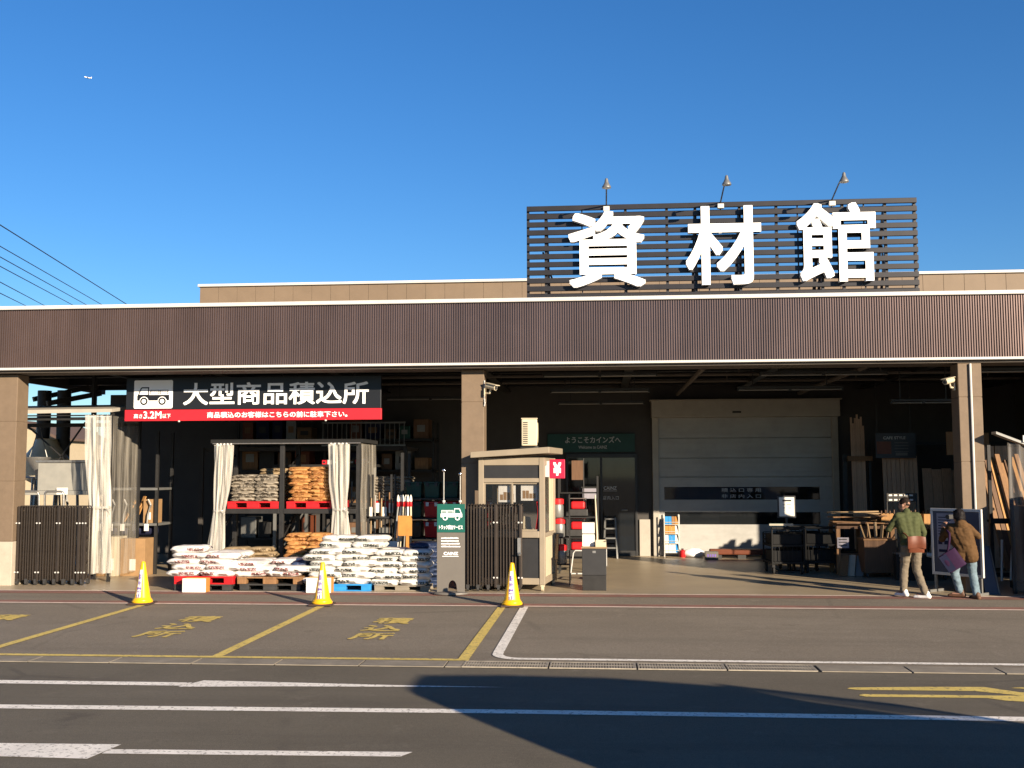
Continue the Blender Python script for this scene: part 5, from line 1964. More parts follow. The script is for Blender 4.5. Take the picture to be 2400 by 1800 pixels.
for x in (-.27, .27):
    for y in (-.22, .22):
        mb = MB()
        mb.tube([(x - .02, y, .045), (x + .02, y, .045)], .042, 12).box(x - .03, x + .03, y - .03, y + .03, .07, .099)
        mb.build('caster', 'black_plastic', T, smooth=40)
for k in range(5):
    mb = MB()
    mb.bar((0, 0, 0), (.05 * (k - 2), .04, .35 + .03 * (k % 3)), .06, .015)
    o = mb.build('wooden_offcut', 'timber_pale', loc=(5.50 + .1 * k, 23.0, .72))
    tag(o, ['leftmost', 'second from the left', 'middle one', 'fourth from the left', 'rightmost'][k] + ' of the offcuts in the plywood box', 'offcut', 'offcuts in the plywood box')
for k, (x, lb, m) in enumerate(((5.02, 'brown', 'timber'), (5.16, 'pale', 'column_base'), (5.34, 'grey', 'pipe_grey'))):
    mb = MB()
    mb.bar((0, 0, 0), (.1, .25, .42), .16, .015)
    tag(mb.build('leaning_tile', m, loc=(x, 23.0, .01)), f'small {lb} slab leaning against the foot of the trestle', 'slab', 'slabs leaning at the trestle')
T = thing('price_label', 'white price card on the left trestle leg', 'price card', (5.06, 23.15, .70))
mb = MB()
mb.box(-.12, .12, 0, .01, -.12, .10)
mb.build('card', 'poster_paper', T)
mb = MB()
for k in range(3):
    mb.box(-.09, .08, -.002, -.0005, .05 - .06 * k, .07 - .06 * k)
mb.build('print', 'steel_dark', T)
# sunlit orange boxes on a long table
T = thing('display_table', 'long dark table with sunlit orange boxes behind the two people', 'table', (7.0, 23.7, 0))
for x in (6.2, 7.0, 7.9):
    for y in (23.4, 24.1):
        mb = MB()
        mb.box(x - .03, x + .03, y - .03, y + .03, 0, .969)
        mb.build('leg', 'steel_dark', T, world=True)
mb = MB()
mb.box(6.12, 8.0, 23.35, 24.15, .97, 1.0).box(6.12, 8.0, 23.35, 24.15, .30, .33)
mb.build('table_top', 'timber_dark', T, world=True)
for k in range(4):
    t = thing('wooden_box', ['leftmost', 'second from the left', 'third from the left', 'rightmost'][k] + ' sunlit orange wooden box on the long dark table', 'box', (6.12 + .44 * k, 23.62, 1.001), 0, 'orange boxes on the long table')
    mb = MB()
    mb.box(-.19, .19, -.2, .2, 0, .012)
    mb.box(-.19, .19, -.2, -.185, .013, .28).box(-.19, .19, .185, .2, .013, .28).box(-.19, -.175, -.185, .185, .013, .28).box(.175, .19, -.185, .185, .013, .28)
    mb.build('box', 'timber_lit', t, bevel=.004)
    mb = MB()
    for i in range(4):
        mb.tube([(-.13 + .08 * i, 0, .02), (-.13 + .09 * i, .03, .34 + .02 * (i % 2))], .018, 6)
    mb.build('rods', 'timber_dark', t, smooth=40)
T = thing('white_tag_rail', 'row of small white tags on a rail above the orange boxes', 'tag rail', (6.5, 23.9, 1.55))
mb = MB()
for k in range(5):
    for z in (0, .10):
        mb.box(-.28 + .11 * k, -.21 + .11 * k, -.012, -.008, z, z + .035)
mb.build('tags', 'card_white', T)
mb = MB()
mb.box(-.32, .32, -.006, .01, -.02, .16).box(-.32, -.3, .011, .03, -.55, .16).box(.3, .32, .011, .03, -.55, .16)
mb.build('rail', 'steel_dark', T)
T = thing('wooden_trolley', 'low brown trolley with wheels behind the man in the green jacket', 'trolley', (6.55, 22.6, .004))
mb = MB()
mb.box(-.42, .42, -.3, .3, .14, .44)
mb.build('body', 'timber_dark', T, bevel=.006)
for x in (-.32, .32):
    mb = MB()
    mb.tube([(x - .02, -.25, .06), (x + .02, -.25, .06)], .06, 12).box(x - .02, x + .02, -.28, -.22, .08, .139)
    mb.build('caster', 'black_plastic', T, smooth=40)
for k, (px, dx, lb) in enumerate(((6.02, .22, 'left of'), (6.55, .20, 'right of'))):
    t = thing('rubber_mallet', f'long handled mallet with a pale head, {lb} the man in the green jacket', 'mallet', (px, 22.2, 0), 0, 'mallets leaning behind the man')
    mb = MB()
    mb.tube([(0, 0, .55), (dx, .3, 1.15)], .014, 8)
    mb.build('handle', 'timber_pale', t, smooth=40)
    mb = MB()
    mb.tube([(-.06, 0, .52), (.06, -.02, .50)], .045, 12)
    mb.build('head', 'card_white', t, smooth=40)
T = thing('mallet_holder', 'dark steel bin holding the long handled mallets', 'bin', (6.3, 22.35, .004))
mb = MB()
mb.box(-.4, .4, -.12, .12, 0, .52)
mb.build('body', 'steel_dark', T, bevel=.01)
mb = MB()
mb.box(-.41, .41, -.13, .13, .521, .54)
mb.build('rim', 'pipe_grey', T)

# lumber leaning right of the column
r = random.Random(21)
for k in range(11):
    x = 7.70 + .118 * k
    h = 2.35 + .06 * (k % 4)
    mb = MB()
    mb.bar((.20, -.35, .22), (-.02 - .02 * k, .25, h), .118, .035)
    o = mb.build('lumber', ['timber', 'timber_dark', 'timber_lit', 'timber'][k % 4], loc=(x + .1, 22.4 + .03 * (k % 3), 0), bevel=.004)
    tag(o, 'brown beam leaning right of the right-hand column, ' + ('leftmost' if k == 0 else 'rightmost' if k == 10 else ORD[k] + ' from the left'), 'beam', 'beams leaning right of the column')
T = thing('lumber_rack', 'dark steel rack holding the leaning beams at the right edge', 'rack', (7.9, 22.7, 0))
for x in (7.6, 9.25):
    mb = MB()
    mb.box(x - .04, x + .04, 22.76, 22.84, 0, 2.25).box(x - .04, x + .04, 21.9, 21.98, 0, .25).box(x - .04, x + .04, 21.98, 22.76, .12, .2)
mb.build('posts', 'timber_dark', T, world=True)
mb = MB()
for z in (1.15, 2.1):
    mb.box(7.56, 9.29, 22.70, 22.755, z, z + .05)
mb.box(7.56, 9.29, 21.88, 21.9, .12, .2)
mb.build('crossbars', 'steel_dark', T, world=True)
boards('short board stored high at the right edge', 7.75, 8.7, 24.8, 2.55, 3.1, 5, 'timber', .0, 'boards stored high at the right edge')
for k in range(4):
    mb = MB()
    mb.tube([(0, 0, .05), (.03 * (k - 1.5), -.05, .85)], .022, 10)
    tag(mb.build('white_rod', 'card_white', loc=(7.42 + .17 * k, 21.75, 0), smooth=40), ['leftmost', 'second', 'third', 'rightmost'][k] + ' white rod standing before the leaning beams', 'rod', 'white rods at the leaning beams')

# curtained rack at the right edge of the frame
T = thing('canopied_rack', 'rack with a slanting grey roof and hazy clear curtain at the right edge', 'rack', (8.4, 19.9, 0))
mb = MB()
vs = []
for x, z in ((7.05, 2.85), (7.55, 2.65), (8.6, 2.42), (9.9, 2.3)):
    yb = 19.99
    vs += [(x, 19.75, z), (x, yb, z), (x, yb, z + .045), (x, 19.75, z + .045)]
mb.add(vs, [(k * 4 + a, k * 4 + (a + 1) % 4, k * 4 + 4 + (a + 1) % 4, k * 4 + 4 + a) for k in range(3) for a in range(4)] + [(0, 1, 2, 3), (15, 14, 13, 12)])
mb.build('roof', 'pipe_grey', T, world=True)
mb = MB()
for x in (7.34, 9.6):
    for y in (19.95, 21.0):
        mb.box(x - .03, x + .03, y - .03, y + .03, 0, 2.68 if x < 8 else 2.3)
mb.box(7.3, 9.6, 20.9, 20.94, 1.2, 1.3)
mb.build('posts', 'steel_dark', T, world=True)
mb = MB()
mb.box(7.50, 7.58, 19.72, 19.748, 2.70, 2.82)
mb.build('bracket', 'trim_white', T, world=True)
T2 = thing('stacked_goods', 'dark covered stack of goods inside the right curtained rack', 'goods', (8.6, 20.5, 0))
mb = MB()
mb.box(-.95, .95, -.42, .38, .15, 1.55)
mb.build('cover', 'timber_dark', T2, bevel=.05)
mb = MB()
mb.box(-1.0, 1.0, -.45, .4, .02, .149)
mb.build('base_pallet', 'steel_dark', T2)
T2 = thing('shade_blocker', 'unseen added block just right of the frame, casting shade on the column', 'goods', (8.35, 19.2, 0))  # unseen block, added to throw shade on the right column and floor
mb = MB()
mb.box(-.85, .85, -.35, .40, .16, 1.82)
mb.build('blocker_load', 'timber_dark', T2, bevel=.05)
mb = MB()
mb.box(-.85, .85, -.38, .42, .02, .159)
mb.build('blocker_base', 'black_plastic', T2)
curtain_sheet('hazy clear curtain hanging across the front of the right rack', lambda u, v: (7.26 + 2.4 * u, 19.82 + .03 * math.sin(u * 60), (2.70 - .36 * u) * (1 - v) + .06 * v), 'vinyl_haze', 120, 10)

# notice board turned away from the sun, and a grey board behind it
T = thing('notice_board', 'shade-tinted framed notice board on legs behind the man in brown', 'notice board', (6.36, 19.94, .004), rad(-50))
hw = .50
mb = MB()
mb.box(-hw + .045, hw - .045, -.012, .012, .36, 1.46)
mb.build('panel', 'board_shade_blue', T)
mb = MB()
mb.box(-hw, hw, -.025, .025, 1.46, 1.51).box(-hw, hw, -.025, .025, .31, .36).box(-hw, -hw + .045, -.025, .025, .36, 1.46).box(hw - .045, hw, -.025, .025, .36, 1.46)
mb.build('frame', 'trim_white', T, bevel=.004)
mb = MB()
mb.box(-.38, .0, -.0155, -.0125, .62, 1.42)
pp = mb.build('poster', 'poster_paper', T)
mb = MB()
for k in range(7):
    mb.box(-.35, -.06 - .04 * (k % 3), -.018, -.0158, 1.34 - k * .05, 1.355 - k * .05)
for k in range(3):
    mb.box(-.36 + k * .12, -.28 + k * .12, -.018, -.0158, .86, .93)
mb.box(-.35, -.05, -.018, -.0158, .72, .77)
mb.build('poster_print', 'bag_navy', pp)
for x in (-hw + .06, hw - .06):
    mb = MB()
    mb.box(x - .02, x + .02, -.02, .02, .045, .309).box(x - .02, x + .02, -.22, .22, 0, .045)
    mb.build('leg', 'pipe_grey', T)
T = thing('folding_board', 'grey board leaning against the foot of the right-hand column', 'board', (6.92, 19.86, .004))
mb = MB()
mb.add([(-.14, -.05, 0), (.12, -.05, 0), (.12, -.03, 0), (-.14, -.03, 0), (-.16, .14, .84), (.03, .14, .84), (.03, .16, .84), (-.16, .16, .84)],
       [(3, 2, 1, 0), (4, 5, 6, 7), (0, 1, 5, 4), (1, 2, 6, 5), (2, 3, 7, 6), (3, 0, 4, 7)])
mb.build('panel', 'board_shade_blue', T)
mb = MB()
mb.tube([(.1, -.06, .02), (.02, .13, .84)], .012, 6)
mb.build('edge_strip', 'pipe_grey', T)

# ================================================================== TRAFFIC CONES
def cone(loc, label):
    t = thing('traffic_cone', label, 'cone', loc, RND.uniform(-.1, .1), 'yellow traffic cones at the bay lines')
    mb = MB()
    mb.lathe([(.168, .03), (.172, .05), (.160, .062), (.158, .075), (.140, .09), (.128, .12), (.038, .665), (.034, .69), (.026, .70), (.024, .66)], 36)
    mb.build('cone_body', 'cone_yellow', t, smooth=35)
    mb = MB()
    mb.prism([(-.19, 0), (.19, 0), (.19, .025), (.18, .03), (-.18, .03), (-.19, .025)], -.19, .19)
    mb.build('base', 'cone_base', t, bevel=.01)
    m = MB()
    for i, ch in enumerate('駐車禁止'):
        zz = .50 - i * .105
        lettering(m, ch, -.030 - .008 * i, .030 + .008 * i, zz - .09, zz, 0, .002, bold=.03)
    def wrap(v):
        x, _, z = v
        rr = .128 + (z - .12) / .545 * (.038 - .128) + .003
        a = x / rr - .15
        return (rr * math.sin(a), -rr * math.cos(a), z)
    m.v = [wrap(v) for v in m.v]
    m.build('lettering', 'print_purple', t, fix=False)
    mb = MB()
    mb.grid(lambda u, v: wrap(((u - .5) * (.085 - .03 * v), 0, .09 + .03 + .45 * v)), 8, 8)
    mb.v = [(x * .992, y * .992, z) for x, y, z in mb.v]
    mb.build('lettering_patch', 'card_white', t, smooth=60)
    return t
for k, (x, y) in enumerate(((-7.68, 17.53), (-4.62, 17.56), (-1.47, 17.60))):
    cone((x, y, .012), 'yellow traffic cone with purple lettering on the ' + ['left', 'middle', 'right'][k] + 'most bay line end' if False else
         ['yellow cone standing in front of the left red pallet', 'yellow cone standing in front of the blue pallet', 'yellow cone standing in front of the booth'][k] + ', purple lettering')

# ================================================================== PEOPLE
def V(*a):
    return Vector(a)

def fingers(mb, wrist, hand_dir, palm_n, side, s=1.0, curl=.6):
    """palm, four unequal bent fingers and a thumb from the side of the palm"""
    d = hand_dir.normalized()
    n = palm_n.normalized()
    a = d.cross(n).normalized() * side
    palm_end = wrist + d * .085 * s
    for t in (-.028, -.010, .010, .028):
        capsule(mb, wrist + a * t * .7 * s, palm_end + a * t * s, .016 * s, .014 * s, 8)
    for t, L in ((-.031, .062), (-.011, .074), (.011, .078), (.031, .068)):
        p = palm_end + a * t * s
        q = p + (d * math.cos(curl * .5) + n * math.sin(curl * .5)) * L * .5 * s
        e = q + (d * math.cos(curl * 1.5) + n * math.sin(curl * 1.5)) * L * .55 * s
        capsule(mb, p, q, .0095 * s, .009 * s, 8)
        capsule(mb, q, e, .009 * s, .0075 * s, 8)
    p = wrist + d * .03 * s + a * .03 * s
    q = p + (d * .6 + a * .7 + n * .3).normalized() * .04 * s
    capsule(mb, p, q, .012 * s, .011 * s, 8)
    capsule(mb, q, q + (d + n * .5).normalized() * .032 * s, .011 * s, .009 * s, 8)

def head(mb, c, look, s=1.0):
    """skull, jaw, nose, brow, lips and ears, turned to look"""
    f = look.normalized()
    r_ = f.cross(V(0, 0, 1)).normalized()
    u = r_.cross(f)
    m = MB()
    m.ell((0, -.012, .035), .076, .094, .092, 20, 14)
    m.ell((0, .022, -.03), .060, .070, .080, 18, 12)
    m.ell((0, .050, -.075), .036, .036, .030, 12, 8)
    capsule(m, V(0, .088, .008), V(0, .104, -.028), .010, .015, 8)
    m.ell((0, .084, .028), .050, .012, .010, 12, 6)
    m.ell((0, .084, -.058), .024, .012, .007, 12, 6)
    m.ell((0, .082, -.072), .020, .012, .007, 12, 6)
    for sx in (-1, 1):
        m.ell((sx * .078, -.008, -.005), .012, .020, .032, 10, 8)
        m.ell((sx * .036, .060, -.018), .026, .022, .022, 10, 8)
    M = Matrix((r_, f, u)).transposed()
    m.v = [tuple(c + (M @ Vector(v)) * s) for v in m.v]
    mb.add(m.v, m.f)
    return M

def person(name, label, loc, J, look, mats, hair_fn, jacket_len, extra=None, shoe_dirs=None, hands=None, hs=1.0, slim=1.0):
    T = thing(name, label, 'person', loc)
    g = lambda k: Vector(J[k])
    b = MB()
    M = head(b, g('head'), look, hs)
    capsule(b, g('neck') - V(0, 0, .03), g('head') - V(0, 0, .06), .058, .052)
    # torso under the clothes
    for sx in ('l', 'r'):
        capsule(b, g('neck') - V(0, 0, .05), g(sx + 'sh'), .07, .062)
        capsule(b, g(sx + 'sh') * .75 + g('neck') * .25 - V(0, 0, .1), g('waist') + (g(sx + 'hip') - g('waist')) * .5 + V(0, 0, .1), .082, .082)
        capsule(b, g(sx + 'sh'), g(sx + 'el'), .050, .040)
        capsule(b, g(sx + 'el'), g(sx + 'wr'), .040, .027)
        capsule(b, g(sx + 'hip'), g(sx + 'kn'), .075, .05)
        capsule(b, g(sx + 'kn'), g(sx + 'an'), .052, .036)
        d = shoe_dirs[sx]
        capsule(b, g(sx + 'an') - V(0, 0, .03), g(sx + 'an') - V(0, 0, .045) + d * .12, .038, .03)
        hd, pn, side, curl = hands[sx]
        fingers(b, g(sx + 'wr'), hd, pn, side, 1.0, curl)
    capsule(b, g('lhip'), g('rhip'), .085, .085)
    me = fused(b, 'person_body', .0095, 3)
    o = link('body', me, mats['skin'], T, smooth=80)
    # eyes
    for sx in (-1, 1):
        e = MB()
        c = g('head') + (M @ V(sx * .033, .079, .010)) * hs
        e.ell(tuple(c), .011, .011, .009, 10, 8)
        e.build('eye', 'hair_black', T, smooth=80)
    # hair
    h = MB()
    hair_fn(h, g('head'), M, hs)
    link('hair', fused(h, 'hair', .009, 2, .008, 38), mats['hair'], T, smooth=80)
    # jacket
    j = MB()
    for sx in ('l', 'r'):
        capsule(j, g('neck') - V(0, 0, .055), g(sx + 'sh'), .078, .072)
        capsule(j, g(sx + 'sh') * .68 + g('neck') * .32 - V(0, 0, .10), g('waist') + (g(sx + 'hip') - g('waist')) * .55, .112 * slim, .112 * slim)
        capsule(j, g('waist') + (g(sx + 'hip') - g('waist')) * .55, g(sx + 'hip') + V(0, 0, jacket_len), .112 * slim, .112 * slim)
        capsule(j, g(sx + 'sh'), g(sx + 'el'), .070, .055)
        wr = g(sx + 'el') + (g(sx + 'wr') - g(sx + 'el')) * .93
        capsule(j, g(sx + 'el'), wr, .055, .042)
    capsule(j, g('neck') - V(0, 0, .12), g('waist'), .118 * slim, .122 * slim)
    capsule(j, g('neck') - V(0, 0, .02), g('neck') + V(0, 0, .025), .072, .068)
    if extra:
        extra(j, g)
    link('jacket', fused(j, 'jacket', .011, 4, .009, 10), mats['jacket'], T, smooth=80)
    # trousers
    t = MB()
    capsule(t, g('lhip'), g('rhip'), .104, .104)
    for sx in ('l', 'r'):
        capsule(t, g(sx + 'hip') + V(0, 0, .06), g(sx + 'kn'), .102, .074)
        capsule(t, g(sx + 'kn'), g(sx + 'an') + V(0, 0, .015), .074, .064)
    link('trousers', fused(t, 'trousers', .011, 4, .009, 11), mats['trousers'], T, smooth=80)
    for sx in ('l', 'r'):
        d = shoe_dirs[sx].normalized()
        a = g(sx + 'an')
        z = a.z - .055
        s = MB()
        q = V(a.x, a.y, 0)
        capsule(s, q - d * .06 + V(0, 0, z + .0), q + d * .10 + V(0, 0, z - .012), .045, .042)
        capsule(s, q + d * .10 + V(0, 0, z - .012), q + d * .165 + V(0, 0, z - .018), .042, .033)
        capsule(s, q - d * .05 + V(0, 0, z + .0), q - d * .03 + V(0, 0, z + .06), .045, .046)
        sm = fused(s, 'shoe', .009, 2)
        zmin = min(v.co.z for v in sm.vertices)
        for v in sm.vertices:
            v.co.z = max(v.co.z, zmin + .02)
        link('shoe', sm, mats['shoe'], T, smooth=70)
    return T

def hair_short(h, c, M, s):
    m = MB()
    m.ell((0, -.014, .060), .079, .094, .078, 18, 12)
    m.ell((0, -.060, .022), .062, .044, .055, 16, 10)
    for sx in (-1, 1):
        m.ell((sx * .070, .0, .040), .014, .040, .034, 10, 8)
    h.add([tuple(c + (M @ Vector(v)) * s) for v in m.v], m.f)

def hair_thick(h, c, M, s):
    m = MB()
    m.ell((0, -.018, .050), .092, .104, .094, 18, 12)
    m.ell((0, -.060, -.01), .085, .066, .088, 16, 10)
    m.ell((0, .055, .085), .060, .034, .030, 12, 8)
    for sx in (-1, 1):
        m.ell((sx * .075, -.012, .0), .020, .036, .055, 10, 8)
    h.add([tuple(c + (M @ Vector(v)) * s) for v in m.v], m.f)

J1 = dict(head=(-.10, .035, 1.585), neck=(-.075, 0, 1.45), lsh=(-.225, -.01, 1.395), rsh=(.095, -.01, 1.405), lel=(-.37, .07, 1.16), lwr=(-.27, .26, 1.24),
          rel=(.195, -.03, 1.13), rwr=(.185, .05, .90), waist=(-.03, 0, 1.05), lhip=(-.085, 0, .88), rhip=(.085, 0, .88), lkn=(-.12, .09, .49), lan=(-.155, .04, .105),
          rkn=(.075, .05, .48), ran=(.165, -.10, .085))
person('person', 'man in an olive green jacket and beige trousers walking with his back turned', (5.37, 19.22, .012), J1, V(-.75, .75, -.05),
       dict(skin='skin', hair='hair_greying', jacket='jacket_green', trousers='trousers_beige', shoe='shoe_white'), hair_short, .06,
       shoe_dirs=dict(l=V(-.55, .83, 0), r=V(-.85, .5, 0)),
       hands=dict(l=(V(.5, .6, .5), V(0, .6, -.6), 1, .9), r=(V(0, .25, -1), V(-1, 0, 0), -1, .5)))
J2 = dict(head=(-.03, .05, 1.385), neck=(-.035, 0, 1.26), lsh=(-.165, .08, 1.20), rsh=(.085, -.05, 1.215), lel=(-.27, .22, .99), lwr=(-.20, .33, 1.16),
          rel=(.235, -.12, 1.06), rwr=(.10, .03, 1.235), waist=(.06, -.02, .92), lhip=(-.005, .03, .78), rhip=(.125, -.03, .78), lkn=(-.115, .10, .44), lan=(-.05, .06, .10),
          rkn=(.165, .02, .42), ran=(.175, -.10, .075))
def hood(j, g):
    c = g('neck')
    m = MB()
    m.ell((.02, -.075, .0), .10, .075, .085, 16, 10)
    m.v = [tuple(c + Vector(v)) for v in m.v]
    j.add(m.v, m.f)
person('person', 'man in a brown hooded jacket and pale blue jeans photographing with a raised arm', (6.21, 19.2, .012), J2, V(-.45, .88, .05),
       dict(skin='skin', hair='hair_black', jacket='jacket_brown', trousers='jeans_blue', shoe='shoe_brown'), hair_thick, -.06, extra=hood,
       shoe_dirs=dict(l=V(-.9, .35, 0), r=V(-.25, .9, 0)),
       hands=dict(l=(V(.25, .2, .9), V(.5, .6, 0), 1, .9), r=(V(-.35, .45, .8), V(-.6, .5, -.4), -1, .8)), slim=1.22)
# camera held before the face
T = thing('compact_camera', 'small black camera held up by the man in brown', 'camera', (6.12, 19.52, 1.385), rad(25))
mb = MB()
mb.box(-.06, .06, -.025, .025, -.04, .04)
mb.build('body', 'black_plastic', T, bevel=.008)
mb = MB()
mb.tube([(0, .025, 0), (0, .075, 0)], .03, 14)
mb.build('lens', 'black_plastic', T, smooth=40)
# shoulder bag of the man in green
T = thing('shoulder_bag', 'reddish-brown leather shoulder bag on the back hip of the man in green', 'bag', (5.37, 18.98, .80))
mb = MB()
def bagshape(w0, w1, h, d):
    o = []
    for k in range(9):
        v = k / 8
        w_ = w0 + (w1 - w0) * v
        o.append((w_, v * h, d * (.25 + .75 * math.sin(math.pi * min(1, v * .7 + .12)))))
    m = MB()
    for (wa, za, da), (wb, zb, db) in zip(o[:-1], o[1:]):
        pass
    n = 24
    vs = []
    for w_, z, dd in o:
        for j in range(n):
            a = 2 * math.pi * j / n
            c, s = math.cos(a), math.sin(a)
            vs.append((w_ / 2 * math.copysign(abs(c) ** .4, c), dd / 2 * math.copysign(abs(s) ** .7, s), z))
    fs = [(i * n + j, i * n + (j + 1) % n, (i + 1) * n + (j + 1) % n, (i + 1) * n + j) for i in range(8) for j in range(n)]
    fs += [tuple(range(n))[::-1], tuple(8 * n + j for j in range(n))]
    m.add(vs, fs)
    return m
m = bagshape(.27, .29, .27, .11)
m.build('body', 'bag_leather', T, smooth=50)
mb = MB()
mb.grid(lambda u, v: (-.148 + .296 * u, -.062 - .012 * math.sin(math.pi * v) - .006 * math.sin(u * 9), .285 - .20 * v - .02 * (2 * u - 1) ** 2), 12, 8)
mb.build('flap', 'bag_leather', T, smooth=60)
mb = MB()
mb.tube([(-.13, 0, .26), (-.15, .06, .30), (-.17, .16, .33), (-.17, .30, .36)], .012, 6)
mb.build('strap', 'bag_leather', T, smooth=50)
T = thing('tote_bag', 'purple, navy-shaded tote bag slung low at the left side of the man in brown', 'bag', (6.10, 19.10, .52), 0)
T.rotation_euler = (0, rad(-33), rad(-12))
m = bagshape(.32, .31, .33, .14)
m.build('body', 'bag_purple', T, smooth=50)
mb = MB()
mb.grid(lambda u, v: (-.162 + .13 * u, -.073 + .02 * (1 - u), .02 + .30 * v), 8, 8)
mb.build('side_panel', 'bag_navy', T, smooth=60)  # navy stands in for the unlit face of the purple bag
mb = MB()
mb.tube([(.02, 0, .33), (.10, -.06, .42), (.17, -.07, .50), (.22, -.02, .57), (.22, .08, .62)], .020, 8)
mb.build('strap', 'bag_purple', T, smooth=50)

# ================================================================== VAN THAT THROWS THE SHADOW IN THE FOREGROUND
T = thing('parked_van', 'light grey high-roofed van parked beside the lane, right of the viewer', 'van', (3.56, 4.53, 0))
mb = MB()
def half(z):
    return .76 if z < 1.5 else .76 - .38 * min(1, (z - 1.5) / .8)
poly = [(0, .3), (-.04, .6), (-.03, 1.1), (0, 1.75), (.01, 2.30), (.05, 2.50), (.25, 2.58), (1.2, 2.61), (2.2, 2.58), (3.1, 2.44), (3.12, 2.17), (3.37, 1.92), (4.0, 1.72), (4.5, 1.25), (4.85, 1.05), (4.98, .8), (4.98, .35), (4.8, .28), (.3, .28)]
n = len(poly)
ts = (-1, -.93, -.7, .7, .93, 1)
vs = [(x, t * half(z), z - (.05 * (abs(t) - .7) / .3 if z > 1.9 and abs(t) > .7 else 0)) for t in ts for x, z in poly]
mb.add(vs, [(i * n + j, i * n + (j + 1) % n, (i + 1) * n + (j + 1) % n, (i + 1) * n + j) for i in range(5) for j in range(n)] + [tuple(range(n)), tuple(5 * n + j for j in range(n))[::-1]])
mb.build('body', 'van_paint', T, smooth=30)
for s in (-1, 1):
    mb = MB()
    mb.bar((3.06, s * .36, 2.42), (3.85, s * .46, 2.06), .05, .06).bar((3.85, s * .46, 2.06), (4.03, s * .62, 1.71), .05, .06)
    mb.build('windscreen_pillar', 'van_paint', T)
    mb = MB()
    mb.add([(3.14, s * .42, 2.20), (3.12, s * .37, 2.36), (3.82, s * .46, 2.04), (3.98, s * .62, 1.74), (3.39, s * .56, 1.93)], [(0, 1, 2, 3, 4)])
    mb.build('front_window', 'van_glass', T)
    mb = MB()
    for a, b in ((.25, 1.3), (1.4, 2.5)):
        mb.add([(a, s * .765, 1.45), (b, s * .765, 1.45), (b, s * .615, 1.82), (a, s * .615, 1.82)], [(0, 1, 2, 3)])
    mb.build('side_window', 'van_glass', T)
mb = MB()
mb.add([(3.08, -.34, 2.44), (3.08, .34, 2.44), (3.86, .45, 2.07), (3.86, -.45, 2.07), (4.04, .6, 1.72), (4.04, -.6, 1.72)], [(0, 1, 2, 3), (3, 2, 4, 5)])
mb.build('windscreen', 'van_glass', T)
for x in (.85, 4.0):
    for y in (-.70, .70):
        mb = MB()
        mb.tube([(x, y - .09, .33), (x, y + .09, .33)], .33, 24)
        wh = mb.build('wheel', 'rubber', T, smooth=40)
        mb = MB()
        mb.tube([(x, y - .095, .33), (x, y + .095, .33)], .2, 20)
        mb.build('rim', 'galvanised', wh, smooth=40)
for s in (-1, 1):
    mb = MB()
    mb.ell((4.94, s * .55, .86), .08, .16, .10, 12, 8)
    mb.build('headlight', 'card_white', T, smooth=60)
    mb = MB()
    mb.box(-.06, -.02, s * .64 - .06, s * .64 + .06, .9, 1.35)
    mb.build('tail_light', 'panel_red', T, bevel=.01)

# ================================================================== BEYOND THE STORE
T = thing('house', 'cream gabled house with a brown roof far behind the left bay', 'house', (-33.9, 62, 0))
mb = MB()
mb.prism([(-3.2, 0), (2.2, 0), (2.2, 4.2), (.35, 5.0), (-3.2, 4.0)], -2, 4)
mb.build('wall', 'house_cream', T)
mb = MB()
mb.prism([(-3.6, 4.35), (-3.0, 4.05), (.35, 5.02), (2.5, 4.1), (2.5, 4.25), (.35, 5.25), (-1.0, 5.25)], -2.3, 4.3)
mb.build('roof', 'roof_brown', T)
mb = MB()
mb.box(-2.6, 2.3, -2.12, -2.01, 3.0, 3.2).box(-2.6, 2.3, -2.08, -2.01, 2.5, 2.62)
mb.build('eave_band', 'roof_brown', T)
mb = MB()
mb.box(-1.0, .2, -2.05, -2.01, 1.0, 2.2)
mb.build('window', 'dark_glass', T)
T = thing('boundary_wall', 'low cream block wall beyond the left end of the store', 'wall', (-24, 40, 0))
mb = MB()
mb.box(-22, 3.2, 0, .15, 0, 2.3)
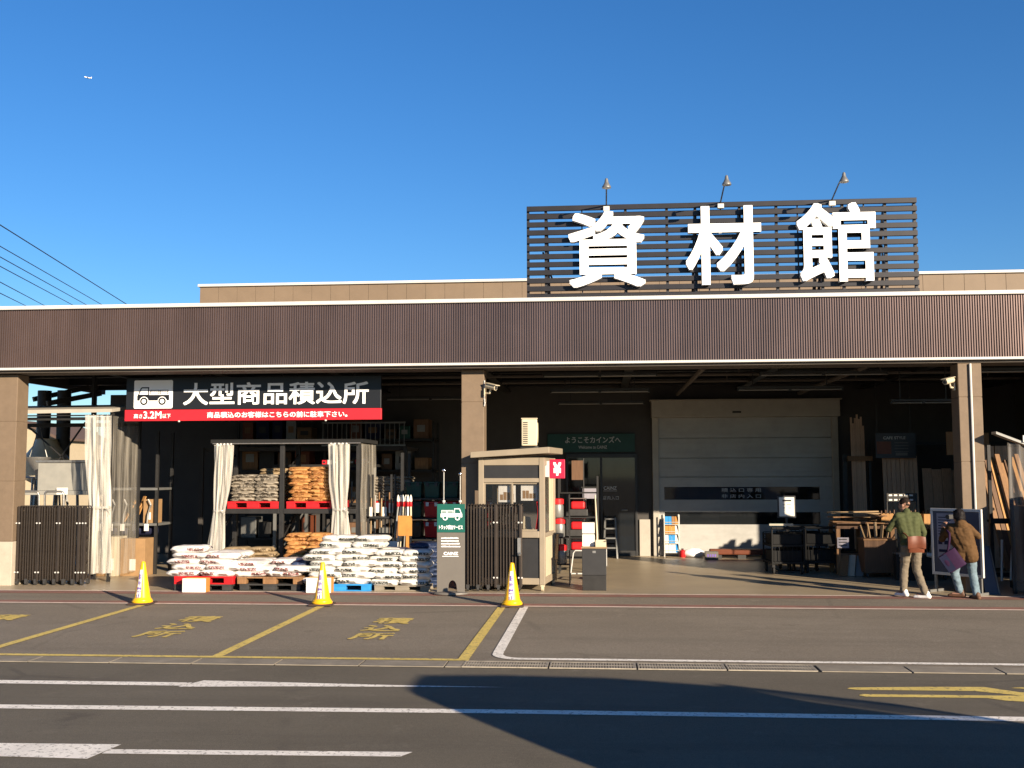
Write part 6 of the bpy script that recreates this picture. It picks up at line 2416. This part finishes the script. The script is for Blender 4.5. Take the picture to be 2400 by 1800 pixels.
mb.build('wall', 'house_cream', T)
mb = MB()
mb.box(-22, 3.2, -.03, .18, 2.301, 2.38)
mb.build('coping', 'roof_brown', T)
for k, (ya, xb, yb, lb) in enumerate(((527, 295, 712, 'highest'), (577, 235, 712, 'second'), (602, 198, 712, 'third'), (624, 165, 712, 'fourth'), (661, 100, 714, 'fifth'), (687, 55, 714, 'lowest'))):
    a, b = at(0, ya, 60), at(xb, yb, 95)
    d = b - a
    mb = MB()
    pts = [a - d * 1.0 + d * (3.0 * i / 12) for i in range(13)]
    mb.tube(pts, .028 if k else .034, 6)
    o = mb.build('power_cable', 'wire', smooth=40)
    tag(o, lb + ' of the six overhead power cables descending at the left' if lb in ('highest', 'lowest') else lb + ' from the top of the six overhead power cables at the left', 'cable', 'overhead power cables')
# airliner far away
c = at(206, 182, 5200)
T = thing('airplane', 'tiny white airliner high in the blue sky at the left', 'airplane', c)
T.rotation_euler = (0, rad(14), 0)
mb = MB()
mb.tube([(-19, 0, .3), (-16, 0, 0), (-12, 0, 0), (13, 0, 0), (19, 0, 1.5)], 2.6, 14)
mb.build('fuselage', 'plane_white', T, smooth=50)
for s in (-1, 1):
    mb = MB()
    mb.add([(-4, s * 2, -.8), (3, s * 2, -.8), (8, s * 17, .6), (5.5, s * 17, .6), (-4, s * 2, -.2), (3, s * 2, -.2), (8, s * 17, .9), (5.5, s * 17, .9)],
           [(3, 2, 1, 0), (4, 5, 6, 7), (0, 1, 5, 4), (1, 2, 6, 5), (2, 3, 7, 6), (3, 0, 4, 7)])
    mb.build('wing', 'plane_white', T)
    mb = MB()
    mb.tube([(-3, s * 6.5, -2.2), (2, s * 6.5, -2.2)], 1.2, 10)
    mb.build('engine', 'plane_white', T, smooth=50)
    mb = MB()
    mb.box(14, 18, min(0, s * 6), max(0, s * 6), 1, 1.4)
    mb.build('tailplane', 'plane_white', T)
mb = MB()
mb.prism([(13, 1.5), (19, 1.5), (20.5, 8), (17.5, 8)], -.3, .3)
mb.build('tail_fin', 'plane_white', T)
